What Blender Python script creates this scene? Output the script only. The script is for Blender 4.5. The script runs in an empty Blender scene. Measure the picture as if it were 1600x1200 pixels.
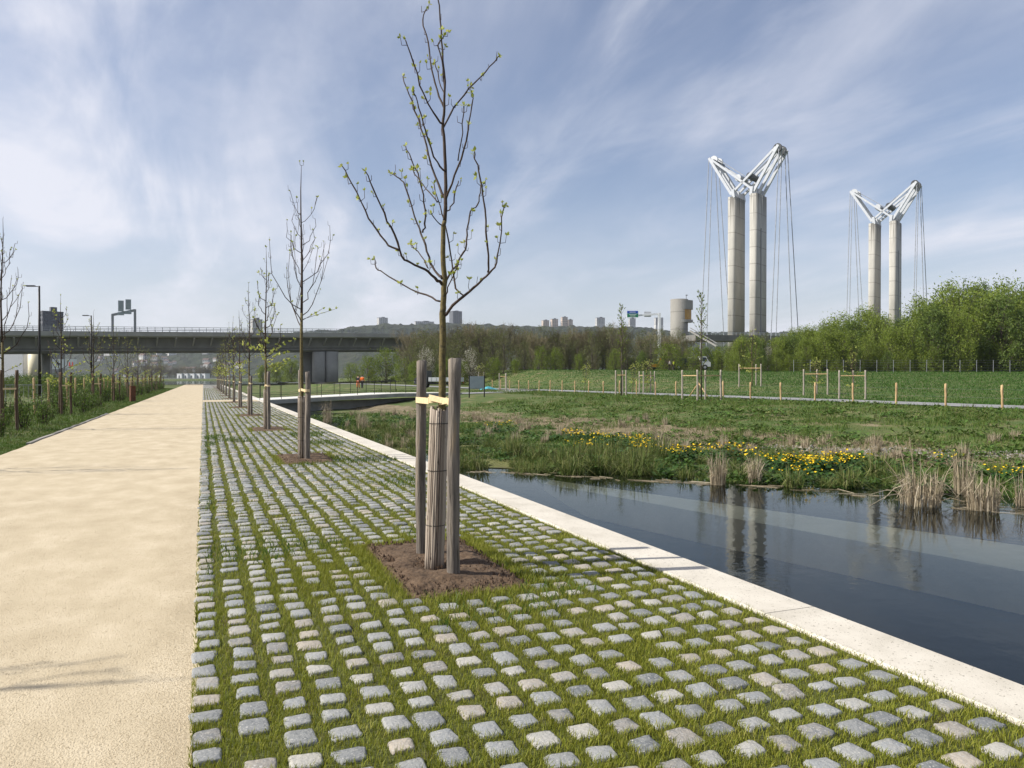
import bpy, math, random
import numpy as np
from mathutils import Vector, Matrix, Quaternion
random.seed(7); rng = np.random.default_rng(7)
S = bpy.context.scene; COL = S.collection
R = math.radians
PSI = math.atan((800-318)/1200.0); CS, SN = math.cos(PSI), math.sin(PSI)
F = 1200.0; HOR = 590.0; EYE = 1.55

# ---------------------------------------------------------------- layout helpers
def c2w(lat, D): return (lat*CS + D*SN, -lat*SN + D*CS)          # camera-aligned metres -> world x, y
def ray(u, D): return c2w((u-800)/F*D, D)
def at(u, v, z=0.0):
    D = F*(EYE-z)/(v-HOR); x, y = ray(u, D); return x, y
def zpix(v, D): return EYE + (HOR-v)/F*D
def depth(x, y): return x*SN + y*CS

# ---------------------------------------------------------------- numpy noise
def _h(ix, iy):
    n = (ix.astype(np.int64)*374761393 + iy.astype(np.int64)*668265263) & 0x7fffffff
    n = ((n ^ (n >> 13))*1274126177) & 0x7fffffff
    return ((n ^ (n >> 16)) & 0xffff)/65535.0
def vnoise(x, y):
    x = np.asarray(x, float); y = np.asarray(y, float)
    ix, iy = np.floor(x), np.floor(y); fx, fy = x-ix, y-iy
    fx = fx*fx*(3-2*fx); fy = fy*fy*(3-2*fy)
    a = _h(ix, iy); b = _h(ix+1, iy); c = _h(ix, iy+1); d = _h(ix+1, iy+1)
    return (a*(1-fx)+b*fx)*(1-fy) + (c*(1-fx)+d*fx)*fy
def fbm(x, y, o=4):
    s = 0; a = .5
    for i in range(o): s = s + a*vnoise(x*2**i+17*i, y*2**i-31*i); a *= .5
    return s
def sstep(a, b, x):
    t = np.clip((np.asarray(x, float)-a)/(b-a), 0, 1); return t*t*(3-2*t)

# ---------------------------------------------------------------- object helpers
def tag(o, label=None, cat=None, group=None, kind=None):
    if label: o['label'] = label
    if cat: o['category'] = cat
    if group: o['group'] = group
    if kind: o['kind'] = kind
    return o
def thing(name, label, cat, loc=(0, 0, 0), rz=0, group=None):
    o = bpy.data.objects.new(name, None); COL.objects.link(o)
    o.location = loc; o.rotation_euler = (0, 0, rz); o.empty_display_size = .2
    return tag(o, label, cat, group)
KIDS = {}
def link(name, me, parent=None):
    o = bpy.data.objects.new(name, me); COL.objects.link(o)
    if parent is not None:
        o.parent = parent; KIDS.setdefault(parent.name, []).append(o)
    return o
def dup(root, loc, rz=0, sc=1.0, label=None, group=None):
    r = root.copy(); COL.objects.link(r); r.location = loc; r.rotation_euler = (0, 0, rz)
    r.scale = (sc, sc, sc) if not isinstance(sc, tuple) else sc
    if label: r['label'] = label
    if group: r['group'] = group
    for ch in KIDS.get(root.name, []):
        c = ch.copy(); COL.objects.link(c); c.parent = r
        for g in KIDS.get(ch.name, []):
            d = g.copy(); COL.objects.link(d); d.parent = c
    return r
def np_mesh(name, V, Fq, mat, smooth=False, mi=None):
    """V (n,3); Fq list of int arrays (m,k) – polygons of k corners"""
    me = bpy.data.meshes.new(name); V = np.asarray(V, np.float32)
    me.vertices.add(len(V)); me.vertices.foreach_set('co', V.ravel())
    if not isinstance(Fq, (list, tuple)): Fq = [Fq]
    loops = np.concatenate([f.ravel() for f in Fq]).astype(np.int32)
    tot = np.concatenate([np.full(len(f), f.shape[1]) for f in Fq])
    st = np.concatenate([[0], np.cumsum(tot)[:-1]]).astype(np.int32)
    me.loops.add(len(loops)); me.loops.foreach_set('vertex_index', loops)
    me.polygons.add(len(st)); me.polygons.foreach_set('loop_start', st)
    for m in (mat if isinstance(mat, (list, tuple)) else [mat]): me.materials.append(m)
    if mi is not None: me.polygons.foreach_set('material_index', np.asarray(mi, np.int32))
    me.update(calc_edges=True)
    me.polygons.foreach_set('use_smooth', np.full(len(st), smooth)); me.validate()
    return me
class MB:
    def __init__(s): s.v = []; s.f = []; s.m = []
    def add(s, vs, fs, mi=0):
        o = len(s.v); s.v += [tuple(v) for v in vs]
        s.f += [tuple(i+o for i in f) for f in fs]; s.m += [mi]*len(fs); return s
    def box(s, c, d, rz=0, mi=0, M=None):
        x, y, z = d[0]/2, d[1]/2, d[2]/2
        vs = [Vector((a*x, b*y, e*z)) for e in (-1, 1) for a, b in ((-1, -1), (1, -1), (1, 1), (-1, 1))]
        if M is None: M = Matrix.Rotation(rz, 3, 'Z')
        vs = [M @ v + Vector(c) for v in vs]
        return s.add(vs, [(3, 2, 1, 0), (4, 5, 6, 7), (0, 1, 5, 4), (1, 2, 6, 5), (2, 3, 7, 6), (3, 0, 4, 7)], mi)
    def bar(s, a, b, w, h, mi=0, up=(0, 0, 1)):
        a, b = Vector(a), Vector(b); d = b-a; L = d.length; y = d.normalized()
        x = y.cross(Vector(up))
        if x.length < 1e-4: x = y.cross(Vector((1, 0, 0)))
        x.normalize(); z = x.cross(y)
        M = Matrix((x, y, z)).transposed()
        return s.box((a+b)/2, (w, L, h), M=M, mi=mi)
    def tube(s, pts, rad, n=6, mi=0, cap=True):
        pts = [Vector(p) for p in pts]; k = len(pts)
        if not hasattr(rad, '__len__'): rad = [rad]*k
        t = (pts[1]-pts[0]).normalized(); x = t.orthogonal().normalized(); vs = []
        for i, p in enumerate(pts):
            d = pts[min(i+1, k-1)]-pts[max(i-1, 0)]
            if d.length > 1e-9: t = d.normalized()
            x = (x - t*x.dot(t))
            x = x.normalized() if x.length > 1e-6 else t.orthogonal().normalized()
            y = t.cross(x)
            for j in range(n):
                a = 2*math.pi*j/n; vs.append(p + (x*math.cos(a)+y*math.sin(a))*rad[i])
        fs = [(i*n+j, i*n+(j+1) % n, (i+1)*n+(j+1) % n, (i+1)*n+j) for i in range(k-1) for j in range(n)]
        if cap: fs += [tuple(range(n-1, -1, -1)), tuple(range((k-1)*n, k*n))]
        return s.add(vs, fs, mi)
    def prism(s, poly, z0, z1, mi=0):
        n = len(poly); vs = [(x, y, z0) for x, y in poly]+[(x, y, z1) for x, y in poly]
        fs = [(i, (i+1) % n, n+(i+1) % n, n+i) for i in range(n)]+[tuple(range(n-1, -1, -1)), tuple(range(n, 2*n))]
        return s.add(vs, fs, mi)
    def quad(s, a, b, c, d, mi=0): return s.add([a, b, c, d], [(0, 1, 2, 3)], mi)
    def mesh(s, name, mats, smooth=False):
        me = bpy.data.meshes.new(name); me.from_pydata(s.v, [], s.f)
        for m in (mats if isinstance(mats, (list, tuple)) else [mats]): me.materials.append(m)
        me.polygons.foreach_set('material_index', s.m)
        me.polygons.foreach_set('use_smooth', [smooth]*len(s.f)); me.update(); return me
    def build(s, name, mats, parent=None, smooth=False):
        return link(name, s.mesh(name, mats, smooth), parent)

# ---------------------------------------------------------------- materials
def lin(r, g, b):
    f = lambda c: c/12.92 if c <= .04045 else ((c+.055)/1.055)**2.4
    return (f(r/255), f(g/255), f(b/255), 1)
def mat(name, cols, scale=5, rough=.85, bump=0, bscale=None, island=0, stretch=None, detail=5, spots=None,
        metal=0, spec=.3, trans=0, coords='Object', coat=0):
    """cols: colours mixed along a noise ramp; island: weight of the per-piece random in that mix"""
    m = bpy.data.materials.new(name); m.use_nodes = True; nt = m.node_tree; N = nt.nodes; L = nt.links
    b = N['Principled BSDF']; b.inputs['Roughness'].default_value = rough; b.inputs['Metallic'].default_value = metal
    b.inputs['Specular IOR Level'].default_value = spec
    if coat: b.inputs['Coat Weight'].default_value = coat
    tc = N.new('ShaderNodeTexCoord'); mp = N.new('ShaderNodeMapping'); L.new(tc.outputs[coords], mp.inputs['Vector'])
    if stretch: mp.inputs['Scale'].default_value = stretch
    nz = N.new('ShaderNodeTexNoise'); nz.inputs['Scale'].default_value = scale; nz.inputs['Detail'].default_value = detail
    nz.inputs['Roughness'].default_value = .6; L.new(mp.outputs[0], nz.inputs['Vector'])
    fac = nz.outputs['Fac']
    if island:
        g = N.new('ShaderNodeNewGeometry'); mx = N.new('ShaderNodeMix'); mx.inputs[0].default_value = island
        L.new(fac, mx.inputs[2]); L.new(g.outputs['Random Per Island'], mx.inputs[3]); fac = mx.outputs[0]
    rp = N.new('ShaderNodeValToRGB'); e = rp.color_ramp.elements; lo, hi = (.3, .7) if not island else (.3-.3*island, .7+.3*island)
    for i in range(len(cols)-2): e.new(.5)
    for i, c in enumerate(cols):
        e[i].position = lo+(hi-lo)*i/max(1, len(cols)-1); e[i].color = tuple(c[:3])+(1,)
    L.new(fac, rp.inputs[0]); colr = rp.outputs[0]
    if spots:                                   # (colour, scale, threshold)
        vz = N.new('ShaderNodeTexNoise'); vz.inputs['Scale'].default_value = spots[1]; vz.inputs['Detail'].default_value = 3
        L.new(mp.outputs[0], vz.inputs['Vector']); r2 = N.new('ShaderNodeValToRGB')
        r2.color_ramp.elements[0].position = spots[2]; r2.color_ramp.elements[1].position = spots[2]+.06
        L.new(vz.outputs['Fac'], r2.inputs[0]); m2 = N.new('ShaderNodeMix'); m2.data_type = 'RGBA'
        L.new(r2.outputs[0], m2.inputs[0]); L.new(colr, m2.inputs[6]); m2.inputs[7].default_value = tuple(spots[0][:3])+(1,)
        colr = m2.outputs[2]
    L.new(colr, b.inputs['Base Color'])
    if bump:
        bn = N.new('ShaderNodeTexNoise'); bn.inputs['Scale'].default_value = bscale or scale*4; bn.inputs['Detail'].default_value = 5
        L.new(mp.outputs[0], bn.inputs['Vector']); bp = N.new('ShaderNodeBump'); bp.inputs['Strength'].default_value = 1
        bp.inputs['Distance'].default_value = bump; L.new(bn.outputs['Fac'], bp.inputs['Height']); L.new(bp.outputs[0], b.inputs['Normal'])
    if trans:
        t = N.new('ShaderNodeBsdfTranslucent'); L.new(colr, t.inputs['Color']); ms = N.new('ShaderNodeMixShader')
        ms.inputs[0].default_value = trans; L.new(b.outputs[0], ms.inputs[1]); L.new(t.outputs[0], ms.inputs[2])
        L.new(ms.outputs[0], N['Material Output'].inputs['Surface'])
    m['col'] = 1
    return m
M = {}
M['sand'] = mat('sand', [(.395, .325, .215), (.455, .38, .258), (.525, .446, .315)], 2.6, .95, .0055, 105, detail=13, stretch=(1, .6, 1), spots=((.27, .215, .135), 130, .63))
M['gravel'] = mat('gravel', [(.36, .285, .18), (.50, .41, .27), (.60, .51, .36)], 9, .9, island=.8)
M['bed'] = mat('paving_bed', [(.055, .062, .018), (.075, .085, .022), (.06, .045, .022)], 3, 1, .01, 60)
M['joint'] = mat('joint_grass', [(.14, .165, .014), (.245, .245, .030), (.185, .225, .022), (.36, .32, .085)], 1.6, .6, island=.6, trans=.3, spec=.25)
M['stone'] = mat('cobble', [(.085, .095, .10), (.26, .262, .25), (.15, .157, .16), (.34, .30, .245), (.23, .24, .24), (.29, .288, .27), (.38, .36, .31)], 26, .8, .006, 60, island=.80, spots=((.36, .35, .32), 95, .60))
M['kerb'] = mat('kerb_concrete', [(.43, .395, .325), (.52, .48, .405), (.58, .54, .46)], 2.2, .8, .002, 120, spots=((.20, .18, .14), 75, .63))
M['soil'] = mat('soil', [(.050, .031, .018), (.095, .062, .037), (.13, .088, .055)], 7, 1, .03, 24)
M['clod'] = mat('soil_clod', [(.050, .030, .018), (.12, .078, .05)], 20, 1, island=.7)
M['turf'] = mat('turf', [(.035, .065, .012), (.060, .095, .018), (.095, .105, .032), (.20, .165, .095)], .75, .95, .05, 9, detail=8)
M['dry'] = mat('dry_bank', [(.075, .072, .030), (.16, .13, .075), (.24, .19, .12)], 1.4, .95, .05, 9, detail=8)
M['straw'] = mat('straw_blade', [(.11, .09, .045), (.24, .195, .115), (.36, .30, .19)], 1.5, .7, island=.6, trans=.15)
M['lush'] = mat('marsh_leaf', [(.022, .055, .009), (.045, .095, .015), (.085, .135, .025)], .8, .5, island=.5, trans=.2)
M['blade'] = mat('grass_blade', [(.035, .080, .010), (.065, .125, .016), (.11, .15, .028), (.21, .18, .085)], .7, .6, island=.4, trans=.3, spec=.25)
M['field'] = mat('field_blade', [(.028, .080, .010), (.045, .110, .014), (.070, .130, .018)], .3, .6, island=.45, trans=.3, spec=.25)
M['sedge'] = mat('sedge_blade', [(.040, .075, .014), (.085, .12, .025), (.13, .15, .035), (.22, .20, .10)], 2, .6, island=.75, trans=.2, spec=.25)
M['reed'] = mat('dry_reed', [(.15, .115, .07), (.33, .27, .18), (.52, .45, .33)], 6, .8, island=.7, trans=.15)
M['leafd'] = mat('marigold_leaf', [(.018, .052, .010), (.040, .090, .014)], 3, .5, island=.7, trans=.15)
M['yellow'] = mat('yellow_petal', [(.72, .48, .01), (.86, .62, .02)], 9, .6, island=.6, trans=.2)
M['asph'] = mat('grey_path', [(.20, .20, .20), (.27, .27, .27)], .7, 1, .004, 60, spec=.05)
M['bark'] = mat('mossy_bark', [(.045, .034, .022), (.095, .076, .036), (.14, .112, .04), (.075, .06, .045)], 30, .9, .006, 55)
M['twig'] = mat('dark_twig', [(.035, .024, .018), (.075, .050, .036)], 18, .8)
M['bud'] = mat('bud_leaf', [(.24, .30, .04), (.40, .44, .09), (.50, .50, .16)], 8, .6, island=.7, trans=.35)
M['stake'] = mat('weathered_stake', [(.055, .046, .040), (.13, .112, .095), (.20, .172, .142), (.26, .195, .125)], 6, .95, .016, 16, stretch=(3.4, 3.4, .30), detail=10, spots=((.028, .022, .018), 3.4, .63))
M['newwood'] = mat('new_wood', [(.25, .155, .075), (.42, .29, .15), (.52, .38, .21)], 4, .85, .004, 30, stretch=(3, 3, .4))
M['strap'] = mat('jute_strap', [(.52, .40, .22), (.64, .52, .32)], 50, .9, .001, 200)
M['cane'] = mat('reed_cane', [(.15, .115, .09), (.29, .24, .19), (.42, .355, .285)], 6, .75, island=.7, stretch=(1, 1, .3), spots=((.05, .035, .03), 26, .66))
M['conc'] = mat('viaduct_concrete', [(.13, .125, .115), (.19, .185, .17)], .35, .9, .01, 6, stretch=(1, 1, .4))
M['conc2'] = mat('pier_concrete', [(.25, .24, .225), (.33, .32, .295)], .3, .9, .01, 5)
M['slab'] = mat('footbridge_slab', [(.55, .53, .48), (.66, .64, .58)], 2, .85)
M['wallc'] = mat('canal_wall', [(.22, .22, .20), (.33, .32, .29)], 1.2, .9, .01, 10)
M['rail'] = mat('dark_steel', [(.020, .018, .017), (.034, .030, .028)], 9, .5, metal=.3)
M['rust'] = mat('rusty_steel', [(.070, .026, .014), (.13, .055, .026)], 12, .85)
M['grey'] = mat('grey_metal', [(.20, .21, .22), (.27, .28, .29)], 6, .5, metal=.3)
M['lgrey'] = mat('light_metal', [(.40, .42, .43), (.52, .53, .54)], 6, .45, metal=.2)
M['white'] = mat('white_steel', [(.42, .44, .47), (.52, .535, .56)], .8, .45)
M['black'] = mat('black_rubber', [(.014, .014, .015), (.03, .03, .03)], 9, .8)
M['cable'] = mat('steel_cable', [(.17, .18, .20), (.34, .36, .39)], 1.5, .6, stretch=(.3, .3, 1.2))
M['hill'] = mat('hill_forest', [(.008, .015, .007), (.020, .028, .011), (.036, .036, .020)], .03, 1, 4, .12, detail=9)
M['hbldg'] = mat('pale_facade', [(.46, .45, .43), (.54, .53, .50)], .05, .9)
M['pink'] = mat('pink_facade', [(.52, .42, .34), (.60, .50, .41)], .05, .9)
M['gbldg'] = mat('grey_facade', [(.10, .105, .115), (.14, .145, .155)], .2, .9)
M['win'] = mat('window_glass', [(.03, .04, .05), (.06, .07, .085)], .3, .15, spec=.6)
M['roof'] = mat('roof_tile', [(.10, .075, .065), (.16, .11, .09)], .5, .9)
M['corr'] = mat('white_cladding', [(.55, .56, .57), (.66, .67, .68)], .4, .5)
M['cream'] = mat('cream_cladding', [(.60, .53, .34), (.66, .60, .42)], .4, .5)
M['amber'] = mat('amber_glass', [(.30, .15, .02), (.40, .22, .03)], .5, .2, spec=.5)
M['orange'] = mat('orange_cloth', [(.80, .13, .02), (.90, .20, .03)], 9, .8)
M['hiviz'] = mat('yellow_cloth', [(.62, .72, .04), (.72, .80, .08)], 9, .8)
M['navy'] = mat('dark_cloth', [(.016, .018, .024), (.03, .032, .04)], 9, .9)
M['skin'] = mat('skin', [(.42, .25, .18), (.50, .31, .23)], 20, .6)
M['hair'] = mat('hair', [(.02, .014, .01), (.05, .034, .022)], 40, .6)
M['vwhite'] = mat('white_paint', [(.70, .71, .72), (.78, .78, .78)], 1, .3, coat=.4)
M['vdark'] = mat('dark_paint', [(.035, .038, .042), (.06, .062, .066)], 2, .5)
M['vred'] = mat('red_lens', [(.30, .01, .01), (.40, .02, .02)], 5, .3)
M['vorange'] = mat('machine_orange', [(.40, .15, .015), (.48, .19, .02)], 3, .5)
M['tarp'] = mat('turquoise_sheet', [(.04, .25, .30), (.12, .42, .46)], 3, .5)
M['sblue'] = mat('sign_blue', [(.015, .07, .38), (.02, .09, .44)], 2, .4)
M['sgreen'] = mat('sign_green', [(.01, .17, .08), (.015, .21, .10)], 2, .4)
M['swhite'] = mat('sign_white', [(.74, .75, .76), (.80, .80, .80)], 2, .4)
M['sred'] = mat('sign_red', [(.60, .07, .05), (.68, .09, .06)], 2, .5)
M['panel'] = mat('grey_panel', [(.27, .31, .33), (.34, .38, .40)], 2, .5)
def leafmat(n, a, b, c, tr=.35): return mat(n, [a, b, c], .5, .6, island=.6, trans=tr, spec=.25)
M['willow'] = leafmat('willow_leaf', (.10, .150, .018), (.17, .225, .030), (.245, .30, .046))
M['lime'] = leafmat('lime_leaf', (.075, .13, .012), (.14, .19, .018), (.20, .25, .035))
M['poplar'] = leafmat('poplar_leaf', (.055, .098, .018), (.10, .150, .026), (.15, .20, .036))
M['shrub'] = leafmat('shrub_leaf', (.040, .080, .012), (.085, .145, .022), (.17, .21, .05))
M['olive'] = leafmat('olive_leaf', (.075, .095, .026), (.12, .135, .040), (.16, .17, .055))
M['blossom'] = leafmat('pale_blossom', (.26, .24, .17), (.42, .40, .32), (.52, .50, .42))
M['btwig'] = mat('brown_twigs', [(.085, .070, .038), (.135, .115, .065), (.19, .165, .095)], .5, .9, island=.6)
M['trunk'] = mat('grey_trunk', [(.060, .048, .036), (.12, .10, .08)], 4, .9)
# pylon shaft: ring joints every 5 m and soot running down from the head
def pylon_mat(top, k=1.0):
    m = mat('pylon_concrete', [(.29*k, .28*k, .25*k), (.37*k, .355*k, .315*k), (.42*k, .405*k, .36*k)], .25, .85, stretch=(1, 1, .35)); nt = m.node_tree; N = nt.nodes; L = nt.links
    b = N['Principled BSDF']; src = b.inputs['Base Color'].links[0].from_socket
    tc = N.new('ShaderNodeTexCoord'); sx = N.new('ShaderNodeSeparateXYZ'); L.new(tc.outputs['Object'], sx.inputs[0])
    d = N.new('ShaderNodeMath'); d.operation = 'DIVIDE'; d.inputs[1].default_value = 6.1; L.new(sx.outputs[2], d.inputs[0])
    fr = N.new('ShaderNodeMath'); fr.operation = 'FRACT'; L.new(d.outputs[0], fr.inputs[0])
    lt = N.new('ShaderNodeMath'); lt.operation = 'LESS_THAN'; lt.inputs[1].default_value = .045; L.new(fr.outputs[0], lt.inputs[0])
    mr = N.new('ShaderNodeMapRange'); mr.inputs[1].default_value = top-13; mr.inputs[2].default_value = top; L.new(sx.outputs[2], mr.inputs[0])
    nz = N.new('ShaderNodeTexNoise'); nz.inputs['Scale'].default_value = 1; mp = N.new('ShaderNodeMapping'); mp.inputs['Scale'].default_value = (1.6, 1.6, .05)
    L.new(tc.outputs['Object'], mp.inputs[0]); L.new(mp.outputs[0], nz.inputs['Vector'])
    n2 = N.new('ShaderNodeMapRange'); n2.inputs[1].default_value = .40; n2.inputs[2].default_value = .62; L.new(nz.outputs['Fac'], n2.inputs[0]); mu = N.new('ShaderNodeMath'); mu.operation = 'MULTIPLY'; mu.use_clamp = True; L.new(mr.outputs[0], mu.inputs[0]); L.new(n2.outputs[0], mu.inputs[1])
    sm = N.new('ShaderNodeMath'); sm.operation = 'MULTIPLY'; sm.inputs[1].default_value = .5; L.new(lt.outputs[0], sm.inputs[0])
    mxx = N.new('ShaderNodeMath'); mxx.operation = 'MAXIMUM'; L.new(sm.outputs[0], mxx.inputs[0]); L.new(mu.outputs[0], mxx.inputs[1])
    mc = N.new('ShaderNodeMix'); mc.data_type = 'RGBA'; L.new(mxx.outputs[0], mc.inputs[0]); L.new(src, mc.inputs[6]); mc.inputs[7].default_value = (.075, .07, .06, 1)
    L.new(mc.outputs[2], b.inputs['Base Color']); return m
def water_mat(name, tint, bump, scale, rough=.015, stretch=(1, 1, 1)):
    m = bpy.data.materials.new(name); m.use_nodes = True; N = m.node_tree.nodes; L = m.node_tree.links
    N.remove(N['Principled BSDF']); out = N['Material Output']
    tr = N.new('ShaderNodeBsdfTransparent'); tr.inputs[0].default_value = tint
    gl = N.new('ShaderNodeBsdfGlossy'); gl.inputs['Roughness'].default_value = rough; gl.inputs[0].default_value = (.77, .81, .80, 1)
    tc = N.new('ShaderNodeTexCoord'); mp = N.new('ShaderNodeMapping'); mp.inputs['Scale'].default_value = stretch; L.new(tc.outputs['Object'], mp.inputs[0])
    nz = N.new('ShaderNodeTexNoise'); nz.inputs['Scale'].default_value = scale; nz.inputs['Detail'].default_value = 4; L.new(mp.outputs[0], nz.inputs['Vector'])
    bp = N.new('ShaderNodeBump'); bp.inputs['Distance'].default_value = bump; L.new(nz.outputs['Fac'], bp.inputs['Height'])
    fr = N.new('ShaderNodeFresnel'); fr.inputs[0].default_value = 1.33
    L.new(bp.outputs[0], gl.inputs['Normal']); L.new(bp.outputs[0], fr.inputs['Normal'])
    mx = N.new('ShaderNodeMixShader'); L.new(fr.outputs[0], mx.inputs[0]); L.new(tr.outputs[0], mx.inputs[1]); L.new(gl.outputs[0], mx.inputs[2])
    L.new(mx.outputs[0], out.inputs['Surface']); return m
M['water'] = water_mat('canal_water', (.84, .86, .79, 1), .0024, 5.0, .010)
M['river'] = water_mat('river_water', (.10, .12, .12, 1), .05, .5, .06)
M['mud'] = mat('pond_bed', [(.018, .020, .018), (.036, .038, .030)], 1.5, 1)
M['ledge'] = mat('submerged_ledge', [(.62, .56, .40), (.76, .70, .53)], 1.2, .95, .01, 8)
M['algae'] = mat('algae_film', [(.075, .085, .02), (.13, .13, .035), (.10, .085, .04)], 2, .8)

# ---------------------------------------------------------------- terrain
WATER = -.9
YW = [-60, 0, 9.5, 11.6, 14, 16.3, 18.4, 19.6, 21, 400]; XWv = [22, 16.5, 13.9, 13.1, 11.7, 9.3, 7.4, 5.4, 4.3, 4.3]
def bank(y):
    xw = np.interp(y, YW, XWv); xs = np.maximum(np.interp(y, [-60, 17, 60, 400], [20, 18, 10.5, 9]), xw+1.5)
    return xw, xs, np.maximum(np.interp(y, [-60, 20, 60, 110, 400], [33.5, 32.5, 21, 18, 14]), xs+5)
def ground(x, y):
    x = np.asarray(x, float); y = np.asarray(y, float); D = x*SN+y*CS
    z = np.full(np.broadcast(x, y).shape, -.03)
    xw = np.interp(y, YW, XWv)
    xs = np.interp(y, [-60, 17, 60, 400], [20, 18, 10.5, 9]); xs = np.maximum(xs, xw+1.5)
    xt = np.interp(y, [-60, 20, 60, 110, 400], [33.5, 32.5, 21, 18, 14]); xt = np.maximum(xt, xs+5)
    nb = (fbm(x*.8, y*.8)-.47)
    bed = -1.65 + .75*sstep(0, 1, 1-np.clip((xw-x)/2.6, 0, 1))
    marsh = -.93 + .10*nb + .06*sstep(0, 1, (x-xw)/np.maximum(xs-xw, .1))
    slope = -.86+.9*np.clip((x-xs)/(xt-xs), 0, 1)**.85 + .20*nb + .12*(fbm(x*2.1+9, y*2.1)-.47)
    can = np.where(x < xw, bed, np.where(x < xs, marsh, slope))
    top = .04 + .05*nb*(D < 90)
    rise = 2.6*np.clip((D-46)/80, 0, 1)*sstep(40, 52, x) + .35*sstep(90, 140, y)*sstep(8, 16, x)
    rise = rise*(1-.9*sstep(200, 600, D))
    land = top + rise + .10*(fbm(x*.25, y*.25)-.47)*sstep(41, 46, x)
    z = np.where(x > 3.6, np.where(x < xt, can, land), z)
    far = sstep(150, 190, y)
    z = np.where((x > 3.6) & (x < xt), z*(1-far)+0*far, z)
    riv = sstep(196, 206, y)*(1-sstep(880, 890, y))*(1-sstep(25, 60, x-.05*y))
    return z*(1-riv) - 5*riv
def gz(x, y): return float(ground(np.array([x]), np.array([y]))[0])
def axis(segs):
    a = []
    for lo, hi, st in segs: a += list(np.arange(lo, hi, st))
    return np.array(sorted(set(np.round(a, 4))))
def build_terrain():
    gx = axis([(-6000, -500, 550), (-500, -60, 40), (-60, -8, 4), (-8, 3.5, 1), (3.7, 46, .4), (46, 140, 2), (140, 500, 20), (500, 6001, 500)])
    gx = np.array(sorted(set(list(gx)+[3.55, 3.65])))
    gy = axis([(-400, -30, 60), (-30, 0, 3), (0, 30, .4), (30, 70, .8), (70, 160, 2), (160, 212, 2.5), (212, 900, 30), (876, 892, 4), (900, 7001, 500)])
    X, Y = np.meshgrid(gx, gy); Z = ground(X, Y); V = np.stack([X, Y, Z], -1).reshape(-1, 3)
    nx, ny = len(gx), len(gy); i = np.arange(nx-1)[None]+np.arange(ny-1)[:, None]*nx
    Fc = np.stack([i, i+1, i+1+nx, i+nx], -1).reshape(-1, 4)
    xc = V[Fc].mean(1); xw = np.interp(xc[:, 1], YW, XWv)
    mi = np.where((xc[:, 2] < -.97) & (xc[:, 1] < 195), 1, 0); bw, bs, bt = bank(xc[:, 1]); q = (xc[:, 0]-bs)/(bt-bs)+.22*(fbm(xc[:, 0]*.6, xc[:, 1]*.6)-.47)
    mi = np.where((mi == 0) & (q > -.04) & (q < .24) & (xc[:, 0] > bw) & (xc[:, 1] < 60), 2, mi)
    tag(link('ground', np_mesh('ground', V, Fc, [M['turf'], M['mud'], M['dry']], True, mi)), kind='structure')
build_terrain()
def sheet(name, x0, x1, y0, y1, z, m, nx=1, ny=1):
    mb = MB()
    for i in range(nx):
        for j in range(ny):
            a, b = x0+(x1-x0)*i/nx, x0+(x1-x0)*(i+1)/nx; c, d = y0+(y1-y0)*j/ny, y0+(y1-y0)*(j+1)/ny
            mb.quad((a, c, z), (b, c, z), (b, d, z), (a, d, z))
    return tag(mb.build(name, m), kind='structure')
PX0, PX1, KX0, KX1 = -3.78, -.08, 3.37, 3.79
# path with slightly wavy left edge
mb = MB(); ys = [-6+i*.5 for i in range(408)]; wob = lambda y: .10*(float(fbm(y*.5, 3.3))-.47)+.05*(float(fbm(y*2.3, 9.3))-.47)
for a, b in zip(ys, ys[1:]):
    mb.quad((PX0+wob(a), a, 0), (PX1+.02, a, 0), (PX1+.02, b, 0), (PX0+wob(b), b, 0))
ys = np.arange(1.5, 40, .04); wb = .045*(fbm(ys*3, ys*0+5)-.47)*2+.03*(fbm(ys*11, ys*0+8)-.47)
for k in range(len(ys)-1): mb.quad((PX1+.02, ys[k], 0), (PX1+.035+wb[k], ys[k], .002), (PX1+.035+wb[k+1], ys[k+1], .002), (PX1+.02, ys[k+1], 0))
tag(mb.build('gravel_path', M['sand']), kind='structure')
sheet('paving_bed', PX1+.05, KX0+.03, -6, 197, -.004, M['bed'])
sheet('cross_path', PX1+.03, KX0+.01, 52.2, 56.4, .016, M['sand'])
mb = MB(); y = -6
while y < 197:                                           # kerb blocks with open joints
    L = 5.0; x0, x1, z1, b = KX0, KX1, .02, .012
    pr = [(x0, -1.8), (x1, -1.8), (x1, z1-b), (x1-b, z1), (x0+b, z1), (x0, z1-b)]
    n = 6; vs = [(px, y+.004, pz) for px, pz in pr]+[(px, y+L-.004, pz) for px, pz in pr]
    mb.add(vs, [(i, n+i, n+(i+1) % n, (i+1) % n) for i in range(n)]+[tuple(range(n)), tuple(range(2*n-1, n-1, -1))]); y += L
tag(mb.build('kerb', M['kerb']), kind='structure')
sheet('canal_water', 3.7, 24, -40, 57, WATER, M['water'])
sheet('wet_marsh', 3.7, 12, 57.2, 190, WATER-.02, M['water'])
sheet('river', -900, 120, 196, 895, -2, M['river'])
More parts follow.
